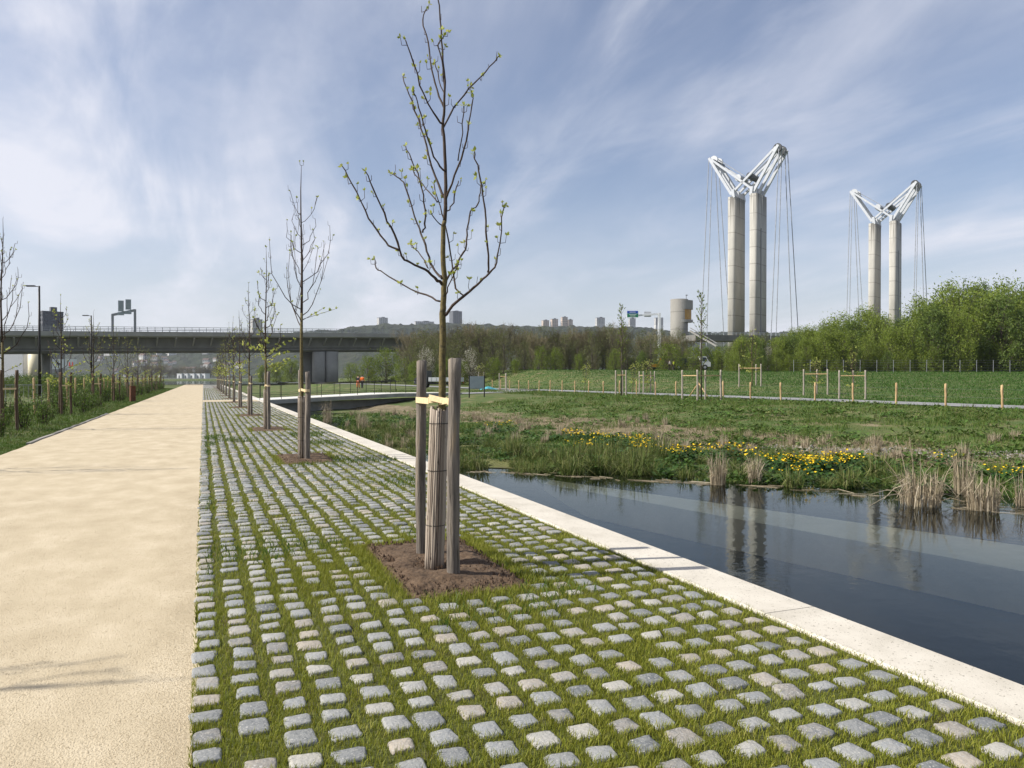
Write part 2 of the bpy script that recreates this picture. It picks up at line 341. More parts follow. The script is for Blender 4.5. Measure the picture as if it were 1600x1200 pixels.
# submerged ledge seen through the water
mb = MB(); p0 = at(860, 750, -.96); p1 = at(1600, 853, -.96); p2 = at(1900, 893, -.96)
q0 = at(850, 756, -1.02); q1 = at(1600, 893, -1.02); q2 = at(1950, 960, -1.02)
pts = [(p0, q0), (p1, q1), (p2, q2)]
for (a, c), (b, d) in zip(pts, pts[1:]):
    mb.quad((*c, -1.02), (*d, -1.02), (*b, -.96), (*a, -.96)); mb.quad((*c, -1.6), (*d, -1.6), (*d, -1.02), (*c, -1.02)); mb.quad((*a, -.96), (*b, -.96), (*b, -1.6), (*a, -1.6))
tag(mb.build('submerged_ledge', M['ledge']), kind='structure')
# grey path beyond the bank
def ribbon(name, cl, w, m, dz=.03, seg=60):
    P = np.array(cl, float); t = np.linspace(0, len(P)-1, seg); c = np.stack([np.interp(t, range(len(P)), P[:, k]) for k in (0, 1)], 1)
    k = np.array([.25, .5, .25])
    for _ in range(6): c[1:-1] = k[0]*c[:-2]+k[1]*c[1:-1]+k[2]*c[2:]
    d = np.gradient(c, axis=0); d /= np.linalg.norm(d, axis=1)[:, None]; n = np.stack([-d[:, 1], d[:, 0]], 1); mb = MB()
    for i in range(seg-1):
        r = []
        for j, sgn in ((i, 1), (i, -1), (i+1, -1), (i+1, 1)):
            p = c[j]+n[j]*sgn*w/2; r.append((p[0], p[1], gz(*c[j])+dz))
        mb.quad(*r)
    return tag(mb.build(name, m), kind='structure')
ribbon('link_path', [(21, 67), (27, 72), (33, 80), (37, 88)], 3.2, M['asph'], .05, 40)
ribbon('grey_footpath', [(37.6, -20), (37.6, 15), (37.6, 50), (37.4, 85), (32, 112), (25, 140), (19, 175), (18, 195)], 4.0, M['asph'], .05, 120)

# ---------------------------------------------------------------- cobbles
PITS = [(1.80, 6.1+9*k) for k in range(20)]
def in_pit(x, y, m=0): 
    k = np.round((y-6.1)/9); return (np.abs(x-1.80) < .47+m) & (np.abs(y-(6.1+9*k)) < .92+m) & (k >= 0)
def stones():
    n = 16; a = np.linspace(0, 2*np.pi, n, endpoint=False)+np.pi/16
    sq = np.stack([np.sign(np.cos(a))*np.abs(np.cos(a))**.30, np.sign(np.sin(a))*np.abs(np.sin(a))**.30], 1)
    T = np.concatenate([np.c_[sq, np.full(n, -2.)], np.c_[sq, np.full(n, -.3)], np.c_[sq*.945, np.full(n, .6)], np.c_[sq*.80, np.full(n, 1.)], [[0, 0, 1.04]]])
    cx = []; cy = []; hx = []; hy = []
    rows = []; y = 1.4
    while y < 192: rows.append(y); y += random.uniform(.188, .216) if y < 8.5 else random.uniform(.165, .19)
    for c in range(18):
        x = PX1+.09+c*.19; ph = random.random()*9
        for yy in rows:
            L = random.uniform(.105, .138) if random.random() < .82 else random.uniform(.138, .158)
            if random.random() > .012:
                cx.append(x+random.gauss(0, .009)); cy.append(yy+.014*math.sin(ph+yy*1.3)+random.gauss(0, .007)); hx.append(random.uniform(.054, .069)); hy.append(L/2)
    cx, cy, hx, hy = map(np.array, (cx, cy, hx, hy))
    ok = ~in_pit(cx, cy, .03) & ~((cy > 52.1) & (cy < 56.5)); cx, cy, hx, hy = cx[ok], cy[ok], hx[ok], hy[ok]
    N = len(cx); rot = rng.normal(0, .05, N); H = rng.uniform(.006, .010, N); top = rng.uniform(.000, .008, N)
    V = np.repeat(T[None], N, 0)*np.stack([hx, hy, H], -1)[:, None]
    wv = rng.normal(0, 1, (N, 1, 6)); pa = np.arctan2(T[:, 1], T[:, 0])[None]; V[..., 0] += .004*(wv[..., 0]*np.sin(2*pa+wv[..., 1]*3)+.6*wv[..., 2]*np.sin(5*pa+wv[..., 3]*3)); V[..., 1] += .004*(wv[..., 4]*np.cos(2*pa+wv[..., 5]*3)+.6*wv[..., 0]*np.cos(5*pa+wv[..., 2]*3)); V[..., :2] += rng.normal(0, .0014, V[..., :2].shape); V[:, 16:, 2] += rng.normal(0, .0012, V[:, 16:, 2].shape)
    tilt = rng.normal(0, .035, (N, 2)); V[..., 2] += V[..., 0]*tilt[:, :1]+V[..., 1]*tilt[:, 1:]
    c, s = np.cos(rot)[:, None], np.sin(rot)[:, None]; x, y = V[..., 0].copy(), V[..., 1].copy()
    V[..., 0] = x*c-y*s+cx[:, None]; V[..., 1] = x*s+y*c+cy[:, None]; V[..., 2] += top[:, None]
    j = np.arange(n); q = np.concatenate([np.stack([k*n+j, k*n+(j+1) % n, (k+1)*n+(j+1) % n, (k+1)*n+j], 1) for k in range(3)])
    t = np.stack([3*n+j, 3*n+(j+1) % n, np.full(n, 4*n)], 1); off = (np.arange(N)*(4*n+1))[:, None, None]
    tag(link('cobblestone_paving', np_mesh('cobblestone_paving', V.reshape(-1, 3), [(q[None]+off).reshape(-1, 4), (t[None]+off).reshape(-1, 3)], M['stone'], True)), kind='structure')
    return cx, cy, hx, hy
SX = stones()
def blades(name, P, H, W, lean, m, curve=True):
    """two-segment grass blades as one mesh"""
    N = len(P); a = rng.uniform(0, 2*np.pi, N); d = np.stack([np.cos(a), np.sin(a), np.zeros(N)], 1)*W[:, None]/2
    b = rng.uniform(0, 2*np.pi, N); l = np.stack([np.cos(b), np.sin(b), np.zeros(N)], 1)*(lean*H)[:, None]
    up = np.zeros((N, 3)); up[:, 2] = H
    mid = P+up*.6+l*.35
    V = np.stack([P-d, P+d, mid+d*.75, mid-d*.75, P+up+l], 1).reshape(-1, 3)
    o = (np.arange(N)*5)[:, None]; me = np_mesh(name, V, [o+np.array([[0, 1, 2, 3]]), o+np.array([[3, 2, 4]])], m)
    return link(name, me)
def joint_grass():
    Ps = []
    cx, cy, hx, hy = SX
    # hash of stones for the inside test
    cells = {}
    for i in range(len(cx)): cells.setdefault((int(round((cx[i]-PX1-.09)/.19)), int(cy[i]/.3)), []).append(i)
    def inside(x, y):
        c = int(round((x-PX1-.09)/.19))
        for k in (int(y/.3)-1, int(y/.3), int(y/.3)+1):
            for i in cells.get((c, k), ()):
                if abs(x-cx[i]) < hx[i]*.90 and abs(y-cy[i]) < hy[i]*.86: return True
        return False
    for y0, y1, dens in ((1.6, 4.2, 15000), (4.2, 7, 11000), (7, 11, 7000), (11, 18, 3400), (18, 34, 1300), (34, 52, 500), (56.5, 120, 160)):
        n = int((KX0-PX1)*(y1-y0)*dens); x = rng.uniform(PX1+.02, KX0+.02, n); y = rng.uniform(y0, y1, n)
        if y0 < 3: k = x*SN+y*CS > 2.6; x, y = x[k], y[k]
        dm = fbm(x*1.3, y*1.3)
        thin = np.where(y > 8.5, .7, 1.0)*np.clip(.55+1.1*(dm-.3), .25, 1)
        k = (rng.random(len(x)) < thin) & ~in_pit(x, y, -.03); x, y = x[k], y[k]
        k = np.array([not inside(a, b) for a, b in zip(x, y)]); x, y = x[k], y[k]
        Ps.append(np.stack([x, y, np.full(len(x), -.004), np.full(len(x), 1+.10*max(0, y0-4)**.9)], 1))
    A = np.concatenate(Ps); n = len(A); tall = fbm(A[:, 0]*2.2+5, A[:, 1]*1.1)
    pit = in_pit(A[:, 0], A[:, 1], .22)
    H = rng.uniform(.020, .046, n)*(.8+1.2*np.clip(tall-.42, 0, .4))*np.where(pit, 1.6, 1); W = rng.uniform(.0025, .0045, n)*A[:, 3]
    o = blades('joint_grass', A[:, :3], H, W, rng.uniform(.1, .9, n), M['joint']); tag(o, 'short yellow green grass growing in the cobble joints', 'grass', kind='stuff')
    # taller tufts at kerb and around pits
    n = 26000; x = rng.uniform(PX1+.1, KX0, n); y = rng.uniform(4.5, 22, n); f = fbm(x*1.1+40, y*.7+9); k = (f > .60) & ~in_pit(x, y, -.02); x, y = x[k], y[k]; n = len(x)
    o = blades('tall_grass', np.stack([x, y, np.zeros(n)], 1), rng.uniform(.04, .09, n), rng.uniform(.004, .008, n)*(1+.05*y), rng.uniform(.2, 1, n), M['blade']); tag(o, 'taller green grass patches among the cobbles', 'grass', kind='stuff')
joint_grass()
# loose grit on the near path
def grit():
    n = 45000; D = 2.8+rng.random(n)**1.6*7; u = rng.uniform(-40, 300, n); lat = (u-800)/F*D; x, y = c2w(lat, D)
    edge = rng.random(n) < .25; x = np.where(edge, PX1+.02-np.abs(rng.normal(0, .12, n)), x)
    k = (x < PX1+.03) & (x > PX0+.1); x, y = x[k], y[k]; n = len(x); s = rng.uniform(.0010, .0030, n)*(1+.05*y)
    T = np.array([[1, 0, 0], [-.5, .87, 0], [-.5, -.87, 0], [0, 0, 1.]]); V = T[None]*s[:, None, None]; V[..., 2] *= rng.uniform(.3, .7, n)[:, None]
    a = rng.uniform(0, 6.28, n); c, t = np.cos(a)[:, None], np.sin(a)[:, None]; X = V[..., 0]*c-V[..., 1]*t+x[:, None]; Y = V[..., 0]*t+V[..., 1]*c+y[:, None]
    V = np.stack([X, Y, V[..., 2]+.0005], -1).reshape(-1, 3); o = (np.arange(n)*4)[:, None]
    tag(link('path_grit', np_mesh('path_grit', V, np.concatenate([o+np.array([[0, 1, 3]]), o+np.array([[1, 2, 3]]), o+np.array([[2, 0, 3]])]), M['gravel'])), 'loose sandy grit lying on the gravel path', 'gravel', kind='stuff')
grit()
# soil pits
for k, (px, py) in enumerate(PITS[:16]):
    if 52 < py < 57: continue
    n = 28 if k < 2 else 8; m = n*2 if k < 2 else 12; gx = np.linspace(-.46, .46, n); gy = np.linspace(-.91, .91, m); X, Y = np.meshgrid(gx, gy)
    e = np.minimum(1-np.abs(X)/.46, 1-np.abs(Y)/.91); Z = .0+.05*np.clip(e*3, 0, 1)*(.4+fbm(X*3+k*7, Y*3))+.03*(fbm(X*14+k, Y*14)-.47)*np.clip(e*6, 0, 1)
    Z -= .05*np.exp(-((X+.06)**2+(Y+.15)**2)/.02)
    V = np.stack([X+px+.02*(fbm(Y*3, X*0+k)-.5), Y+py, Z+.004], -1).reshape(-1, 3); i = np.arange(n-1)[None]+np.arange(m-1)[:, None]*n
    tag(link('soil', np_mesh('soil', V, np.stack([i, i+1, i+1+n, i+n], -1).reshape(-1, 4), M['soil'], True)), kind='structure')
mb = MB()
for _ in range(1500):
    k = 0 if random.random() < .8 else 1; px, py = PITS[k]; x, y = px+random.uniform(-.45, .45), py+random.uniform(-.9, .9); s = random.uniform(.004, .016)*random.uniform(.5, 1.2); a = random.random()*6
    vs = [(x+s*math.cos(a+i*1.57)*random.uniform(.7, 1.2), y+s*math.sin(a+i*1.57)*random.uniform(.7, 1.2), .03) for i in range(4)]+[(x, y, .034+s*1.5)]
    mb.add(vs, [(0, 1, 4), (1, 2, 4), (2, 3, 4), (3, 0, 4)])
tag(mb.build('soil_clods', M['clod']), 'crumbs of brown soil in the nearest tree pits', 'soil', kind='stuff')

# ---------------------------------------------------------------- young trees
def leaf_cluster(mb, p, d, s, n=5):
    d = Vector(d).normalized()
    for _ in range(n):
        a = (d*.9+Vector((random.gauss(0, .6), random.gauss(0, .6), random.gauss(.1, .5)))).normalized(); w = a.cross(Vector((random.random()-.5, random.random()-.5, random.random()-.5))).normalized()
        L = s*random.uniform(.6, 1.2); q = p+a*L
        mb.add([p, p+a*L*.5+w*L*.28, q, p+a*L*.5-w*L*.28], [(0, 1, 2, 3)])
def smooth_pts(P, k=3, jit=.004):
    P = [Vector(p) for p in P]; out = []
    for i in range(len(P)-1):
        a, b, c, d = P[max(i-1, 0)], P[i], P[i+1], P[min(i+2, len(P)-1)]
        for j in range(k):
            t = j/k; out.append(.5*((2*b)+(c-a)*t+(2*a-5*b+4*c-d)*t*t+(3*b-a-3*c+d)*t**3))
    return [out[0]]+[p+Vector((random.gauss(0, jit), random.gauss(0, jit), random.gauss(0, jit))) for p in out[1:]]+[P[-1]]
def twiglets(br, lv, pts, r, ls, step=.16, L=.09, leafp=.6):
    """short opposite side shoots with buds along a branch"""
    acc = 0
    for a, b in zip(pts, pts[1:]):
        d = b-a; acc += d.length
        if acc > step:
            acc = random.uniform(0, step*.4); dn = d.normalized(); s = dn.orthogonal().normalized(); s.rotate(Quaternion(dn, random.random()*6.28))
            for sg in (1, -1):
                if random.random() < .62:
                    l = L*random.uniform(.3, 1.2); e = b+(s*sg*.8+dn*.5).normalized()*l*.6+Vector((0, 0, .5*l))
                    br.tube([b, b+s*sg*l*.45+dn*l*.15, e], [r*.8, r*.65, r*.55], 4)
                    if random.random() < leafp: leaf_cluster(lv, e, e-b, ls*random.uniform(.6, 1.1), 6)
    if random.random() < leafp+.2: leaf_cluster(lv, pts[-1], pts[-1]-pts[-2], ls, 5)
T0 = (1.73, 6.0)
def hero_tree():
    root = thing('young_tree', 'tall bare tree with mossy trunk and opening buds, nearest of the row in the cobbles', 'tree', (T0[0], T0[1], 0), 0, 'young trees planted in the cobbles')
    tr, br, lv = MB(), MB(), MB(); Dt = depth(*T0); base = Vector((T0[0], T0[1], 0))
    def P(zx, zy, dd=0):
        u, v = 500+zx/2.4, zy/2.4; D = Dt+dd; x, y = ray(u, D); return Vector((x, y, zpix(v, D)))-base
    tp = [(678, 902), (684, 780), (690, 640), (691, 560), (692, 490)]
    pts = [P((u-500)*2.4, v*2.4) for u, v in tp]+[P(462, 1130), P(463, 1050), P(463, 900), P(468, 830)]
    lead = [P(468, 830), P(472, 740), P(472, 620, .01), P(462, 510), P(466, 430), P(468, 350, -.02), P(463, 230), P(455, 120, .02), P(445, 0), P(443, -12)]
    pts = smooth_pts(pts); tr.tube(pts, np.linspace(.034, .017, len(pts)), 12)
    lead = smooth_pts(lead); br.tube(lead, np.linspace(.0165, .004, len(lead)), 8); twiglets(br, lv, lead[6:], .004, .03, .20, .08, .25)
    B = [ # traced run, depth drift towards/away, base radius
     ([(450,1130),(400,1110),(310,1070),(240,1025),(212,1005),(205,970)], .35, .008),
     ([(465,1185),(500,1145),(560,1095),(600,1055),(635,1025),(660,985),(675,910),(690,780)], -.30, .014),
     ([(630,1022),(632,960),(620,830),(607,700),(590,620),(580,570)], -.42, .008),
     ([(458,1068),(430,1040),(390,1010),(340,985),(310,960),(280,880),(245,800),(200,710),(172,645)], -.45, .013),
     ([(300,940),(260,920),(215,865),(170,790),(120,690),(85,625)], -.25, .008),
     ([(458,1045),(440,1025),(415,985),(395,920),(380,875),(355,810),(320,700),(300,670),(275,655)], .45, .012),
     ([(385,872),(395,840),(392,760),(375,680),(345,600),(322,550)], .40, .008),
     ([(465,1065),(500,1010),(530,960),(550,920),(553,860),(565,795),(590,770),(600,725),(604,690)], .40, .009),
     ([(545,1110),(510,1080),(495,980),(478,880),(460,800),(440,740),(428,690)], .12, .007),
     ([(470,745),(430,660),(400,550),(370,450),(335,360),(312,290)], .35, .010),
     ([(471,645),(440,610),(405,530),(390,470),(362,380),(352,345)], -.30, .008),
     ([(474,745),(505,660),(540,560),(560,460),(575,370)], -.35, .009),
     ([(518,605),(535,500),(540,400)], -.25, .005),
     ([(462,468),(430,430),(390,360),(350,240),(322,155)], -.30, .008),
     ([(466,408),(440,340),(420,260),(405,160),(385,80),(400,40)], .28, .008),
     ([(461,485),(490,430),(540,360),(600,295),(650,240),(672,215)], .30, .008),
     ([(470,365),(450,300),(432,240)], .1, .005), ([(467,335),(462,260),(445,180),(465,140)], -.08, .005),
     ([(473,795),(490,780),(510,720),(520,680)], .15, .006), ([(440,760),(410,720),(375,680),(350,640)], .3, .005),
     ([(405,1005),(380,960),(345,920)], .2, .005), ([(465,850),(440,830),(420,805)], -.1, .004), ([(470,1110),(490,1060),(520,990)], -.2, .006)]
    starts = {2: -.22, 4: -.30, 6: .30, 8: -.12, 12: -.15, 19: .0, 20: -.1}
    for i, (run, dd, r) in enumerate(B):
        s0 = starts.get(i, 0); n = len(run); e = dd if i not in starts else s0+(dd-s0)
        pp = smooth_pts([P(x, y, s0+(e-s0)*(k/(n-1))**.8) for k, (x, y) in enumerate(run)])
        br.tube(pp, [q*random.uniform(.9, 1.14) for q in np.linspace(r, .0044, len(pp))], 6); twiglets(br, lv, pp[2:], .0038, .038, .10, .075, .7)
    tr.build('trunk', M['bark'], root, True); br.build('branches', M['twig'], root, True); lv.build('young_leaves', M['bud'], root)
hero_tree()
def tree_proto(seed, H, cb, nb, spread, leafp, ls, low=0, twr=1.0):
    """central leader with ascending opposite branches; returns the three meshes"""
    random.seed(seed); tr, br, lv = MB(), MB(), MB()
    k = 12; ph = random.random()*6; pts = [Vector((.03*math.sin(ph+i*.7)*i/k, .03*math.cos(ph+i*.9)*i/k, H*i/k)) for i in range(k+1)]
    rad = [.038*(1-i/k)**.8+.004 for i in range(k+1)]; cut = max(2, int(k*cb/H)+1)
    tr.tube(pts[:cut+1], rad[:cut+1], 8); br.tube(pts[cut:], rad[cut:], 6); twiglets(br, lv, pts[cut+2:], .006, ls, .2, .1, leafp)
    pt = lambda z: pts[min(k-1, int(z/H*k))].lerp(pts[min(k, int(z/H*k)+1)], (z/H*k) % 1)
    for i in range(nb):
        z = cb+(H*.86-cb)*(i/nb)**1.1; a = i*2.4+random.uniform(-.4, .4); L = spread*(1-.72*i/nb)*random.uniform(.75, 1.15)
        d = Vector((math.cos(a), math.sin(a), 0)); o = pt(z); n = 6
        pp = [o+d*L*.55*(1-(1-t)**1.7)+Vector((0, 0, L*(.35*t+.75*t*t))) for t in [j/n for j in range(n+1)]]
        pp = [pp[0]]+[p+Vector((random.gauss(0, .02), random.gauss(0, .02), 0)) for p in pp[1:]]
        r = .011*(1-.5*i/nb)*twr; br.tube(pp, np.linspace(r, .004*twr, n+1), 5); twiglets(br, lv, pp[1:], .0045*twr, ls, .17, .14, leafp)
        if random.random() < .75:
            j = random.randint(2, 4); e = pp[j]; d2 = Vector((math.cos(a+random.choice((-.9, .9))), math.sin(a+random.choice((-.9, .9))), 1.5)).normalized(); q = [e, e+d2*L*.25, e+d2*L*.5+Vector((0, 0, .1))]
            br.tube(q, [r*.6, r*.5, .004*twr], 4); twiglets(br, lv, q, .0045*twr, ls, .15, .12, leafp)
    for i in range(low):                                   # low leafy shoots
        z = cb-.3+random.uniform(-.3, .7); a = random.random()*6.28; o = pt(z); L = random.uniform(.3, .9)
        e = o+Vector((math.cos(a)*L, math.sin(a)*L, L*.35)); br.tube([o, o.lerp(e, .5), e], [.006, .005, .003], 4)
        for t in (.4, .6, .8, 1): leaf_cluster(lv, o.lerp(e, t), e-o, ls*1.5, 4)
    return tr.mesh('trunk', M['bark'], True), br.mesh('branches', M['twig'], True), lv.mesh('young_leaves', M['bud'])
def plant_tree(name, meshes, label, loc, rz, sc, group):
    r = thing(name, label, 'tree', loc, rz, group); r.scale = (sc, sc, sc)
    for n, m in zip(('trunk', 'branches', 'young_leaves'), meshes): link(n, m, r)
    return r
PR = [tree_proto(11, 5.55, 2.5, 17, 1.25, .22, .045, 2), tree_proto(12, 5.5, 2.2, 15, 1.0, .3, .05, 8, 1.2), tree_proto(13, 5.4, 2.1, 14, .9, .3, .06, 14, 1.4), tree_proto(14, 5.3, 2.1, 13, .9, .4, .07, 18, 1.6)]
ORD = ['nearest', 'second', 'third', 'fourth', 'fifth', 'sixth', 'seventh', 'eighth', 'ninth', 'tenth', 'eleventh', 'twelfth', 'thirteenth', 'fourteenth', 'fifteenth', 'sixteenth']
for k in range(1, 13):
    y = T0[1]+9*k
    if k == 5: y += .0
    random.seed(k); plant_tree('young_tree', PR[0] if k == 1 else PR[1+(k % 3)], '%s young tree from the camera in the row planted in the cobbles' % ORD[k], (T0[0], y, 0), random.random()*6.28 if k > 1 else 2.0, random.uniform(.92, 1.03) if k > 1 else 1.0, 'young trees planted in the cobbles')
# ---- supports
M['pale'] = mat('pale_stake', [(.19, .165, .135), (.30, .265, .22), (.40, .35, .28)], 6, .95, .01, 16, stretch=(3.4, 3.4, .30), detail=8)
M['brown'] = mat('brown_stake', [(.045, .030, .020), (.095, .064, .042), (.17, .12, .08)], 6, .95, .01, 16, stretch=(3.4, 3.4, .30), detail=8)
def stake_mesh(seed, h, r, n=14, m=None):
    random.seed(seed); mb = MB(); k = 16; px, py = random.random()*6, random.random()*6; b = random.uniform(.5, 1.4)
    pts = [Vector((.010*b*math.sin(px+i*.33), .010*b*math.sin(py+i*.27), -.12+(h+.12)*i/k)) for i in range(k+1)]
    pts = [p-Vector((pts[1].x, pts[1].y, 0)) for p in pts]
    mb.tube(pts, [r*(1.03-.05*i/k)*random.uniform(.94, 1.06) for i in range(k+1)], n)
    o = random.random()*9; mb.v = [(x+(x-pts[min(k, i//n)].x)*.22*(float(vnoise(i % n*.9+o, z*7))-.5), y+(y-pts[min(k, i//n)].y)*.22*(float(vnoise(i % n*.9+o, z*7))-.5), z+(.012*math.sin(i*2.1) if i//n == k else 0)) for i, (x, y, z) in enumerate(mb.v)]; return mb.mesh('stake', m or M['stake'], True)
def band(mb, c, r, z, h, t=.003, a0=0, a1=6.2832, n=20):
    P = [(c[0]+r*math.cos(a0+(a1-a0)*i/n), c[1]+r*math.sin(a0+(a1-a0)*i/n)) for i in range(n+1)]
    for (x0, y0), (x1, y1) in zip(P, P[1:]):
        mb.quad((x0, y0, z-h/2), (x1, y1, z-h/2), (x1, y1, z+h/2), (x0, y0, z+h/2))
def flat_strip(mb, a, b, h, t=.004):
    mb.bar(a, b, t, h)
def support(loc, label, group, seed, hero=False, guard=None):
    r = thing('tree_support', label, 'tree stakes', (loc[0], loc[1], 0), 0, group)
    A, B = (.03, .40), (.05, -.40)
    if hero: A, B = (.0, .39), (.045, -.39)
    for c, s, rad in ((A, seed, .044), (B, seed+1, .049)):
        o = link('stake', stake_mesh(s, 1.69 if hero else random.uniform(1.6, 1.72), rad), r); o.location = (c[0], c[1], 0)
    mb = MB(); z = 1.36 if hero else 1.3; h = .05
    band(mb, A, .048, z, h); band(mb, B, .053, z+.01, h); band(mb, (-.0, .02), .037, z+.008, h*.95)
    flat_strip(mb, (A[0]-.047, A[1]-.02, z), (-.036, .03, z), h); flat_strip(mb, (A[0]+.047, A[1]-.02, z), (.036, .02, z+.008), h)
    flat_strip(mb, (-.036, .02, z+.03), (B[0]+.03, B[1]+.05, z-.01), h*.95); flat_strip(mb, (.036, .0, z-.01), (B[0]-.04, B[1]+.04, z+.015), h*.95)
    mb.build('strap', M['strap'], r)
    return r
support((T0[0], T0[1]), 'two grey weathered stakes with a cream strap around the nearest mossy tree', 'stakes around the trees in the cobbles', 40, True)
for k in range(1, 13): support((T0[0], T0[1]+9*k), 'pair of weathered stakes strapped to the %s tree in the cobbles' % ORD[k], 'stakes around the trees in the cobbles', 50+2*(k % 4))
def guard(loc, label, n=26, hh=1.31, lean=(.045, .0)):
    mb = MB(); random.seed(3)
    for i in range(n):
        a = 6.2832*i/n; rr = .070; w = random.uniform(.0075, .0105); top = hh+random.uniform(-.03, .015)
        b = Vector((rr*math.cos(a), rr*math.sin(a), -.02)); t = Vector((.066*math.cos(a+.03)+lean[0], .066*math.sin(a+.03)+lean[1], top))
        pts = [b.lerp(t, k/9)+Vector((random.gauss(0, .0015), random.gauss(0, .0015), 0)) for k in range(10)]
        mb.tube(pts, [w*(1.12 if k in (3, 6) else 1)*random.uniform(.93, 1.05) for k in range(10)], 6)
    o = mb.build('trunk_guard', M['cane'], None, True); o.location = (loc[0], loc[1], 0); 
    for z in (.36, .80, 1.18): w = MB(); band(w, (lean[0]*z/hh, lean[1]*z/hh), .0795, z, .006); w.build('binding_wire', M['rail'], o)
    return tag(o, label, 'trunk guard', 'reed mats around the trunks')
guard((T0[0]+.0, T0[1]), 'reed cane mat wrapped around the lower trunk of the nearest tree')
for k in range(1, 5): guard((T0[0], T0[1]+9*k), 'reed mat around the trunk of the %s tree in the cobbles' % ORD[k], 14, 1.2, (.0, .0))

# ---------------------------------------------------------------- shrubs, tufts, reeds, marigolds
_DG = np.geomspace(3, 400, 700)
def at_g(u, v):                                          # where the view ray meets the terrain
    X, Y = ray(u, _DG); Z = ground(X, Y); k = np.nonzero(zpix(v, _DG) <= Z)[0]; k = int(k[0]) if len(k) else len(_DG)-1
    return float(X[k]), float(Y[k]), float(Z[k])
def tuft_mesh(seed, n, h, r, m, bend=.6, w=.012, stub=0):
    random.seed(seed); mb = MB()
    for i in range(n):
        a = random.random()*6.28; q = r*math.sqrt(random.random()); b = Vector((q*math.cos(a), q*math.sin(a), -.06)); L = h*random.uniform(.35, 1.15); a2 = a+random.gauss(0, .7)
        k = random.random()**1.6*bend; d = Vector((math.cos(a2), math.sin(a2), 0)); pr = []
        s = d.cross(Vector((0, 0, 1)))*w*random.uniform(.6, 1.2)/2
        if random.random() < .5: s = d*s.length
        ps = [b, b+Vector((0, 0, L*.45))+d*L*k*.12, b+Vector((0, 0, L*(.8-.2*k)))+d*L*k*.45, b+Vector((0, 0, L*(1-.62*k)))+d*L*k*.95]
        ww = [1, 1, .8, .15]; vs = []
        for p, f in zip(ps, ww): vs += [p-s*f, p+s*f]
        mb.add(vs, [(0, 1, 3, 2), (2, 3, 5, 4), (4, 5, 7, 6)])
        if stub and random.random() < stub:              # broken stem folded over
            p = ps[2]; e = p+d*L*.35*random.uniform(.4, 1)+Vector((0, 0, -L*.3*random.random())); mb.add([p-s, p+s, e+s*.5, e-s*.5], [(0, 1, 2, 3)])
    return mb.mesh('blades', m)
SED = [tuft_mesh(100+i, 170, .42+.06*i, .20, M['sedge'], 1.5, .014) for i in range(4)]
BRN = [tuft_mesh(120+i, 110, .42+.06*i, .15, [M['reed']], .55, .011) for i in range(3)]
GRP = 'sedge tufts in the marsh by the water'
random.seed(5); ns = 0
def put_tuft(me, x, y, sc, name, label, cat, group, z=None):
    o = link(name, me); o.location = (x, y, gz(x, y) if z is None else z); o.rotation_euler = (0, 0, random.random()*6.28); o.scale = (sc, sc, sc*random.uniform(.85, 1.15)); return tag(o, label, cat, group)
for i in range(115):
    if i < 60: u, v = random.uniform(722, 1010), 742-40*random.random()**1.4
    elif i < 95: u, v = random.uniform(520, 720), random.uniform(668, 722)
    else: u, v = random.uniform(1000, 1600), random.uniform(716, 762)
    x, y = at(u, v, WATER); 
    if x < np.interp(y, YW, XWv)-.1 or x < 4.2: continue
    put_tuft(SED[i % 4], x, y, random.uniform(.7, 1.45), 'sedge_tuft', 'arching green sedge tuft in the marsh at the edge of the open water', 'plant', GRP, max(gz(x, y), WATER-.05))
for i in range(96):
    u, v = (random.uniform(505, 660), random.uniform(645, 705)) if i < 34 else (random.uniform(1000, 1620), random.uniform(684, 722))
    if i > 62: u, v = random.uniform(730, 1050), random.uniform(655, 692)
    x, y, z = at_g(u, v)
    if x < 4.3: continue
    put_tuft(BRN[i % 3], x, y, random.uniform(.55, 1.15), 'dead_sedge_tuft', 'straw brown dead sedge tuft in the marsh', 'plant', 'dead brown sedge tufts', z)
for u, v, h, r, n, lab in ((1122, 757, .80, .17, 120, 'narrow clump of dry cattail stems, leftmost in the open water'), (1180, 755, .90, .15, 110, 'dry cattail clump with a tall pale plume, second from the left in the water'),
        (1440, 789, .92, .36, 230, 'wide sprawling clump of dry cattails with broken leaning stems'), (1506, 772, .95, .18, 110, 'upright pale clump of dry cattails behind the two big broken clumps'),
        (1537, 796, .72, .27, 190, 'low dense clump of broken dry cattails at the right of the water'), (1597, 790, .72, .12, 60, 'dry cattail stems at the right edge by the yellow flowers'),
        (565, 672, 1.3, .22, 70, 'tall brown cattail clump in the far marsh near the footbridge'), (512, 660, 1.3, .25, 70, 'pale cattail stems in front of the footbridge wall')):
    x, y = at(u, v, WATER); me = tuft_mesh(int(u), int(n*1.5), h, r, M['reed'], .42, .011, .5)
    put_tuft(me, x, y, 1, 'cattail_clump', lab, 'reeds', 'dry cattail clumps', WATER-.05)
random.seed(9); mb = MB()
x, y = at(1440, 789, WATER); c = Vector((x, y, WATER))
for i in range(26):
    a = random.random()*6.28; b = c+Vector((math.cos(a)*.3, math.sin(a)*.3, random.uniform(.05, .5))); e = c+Vector((math.cos(a)*random.uniform(.6, 1.15), math.sin(a)*random.uniform(.5, .9), random.uniform(.0, .3) if i % 3 else random.uniform(.7, 1.3)))
    mb.tube([b, b.lerp(e, .5)+Vector((0, 0, .08)), e], [.008, .007, .004], 4)
tag(mb.build('broken_reeds', M['reed']), 'long snapped reed stems fanning out around the sprawling cattail clump', 'reeds')
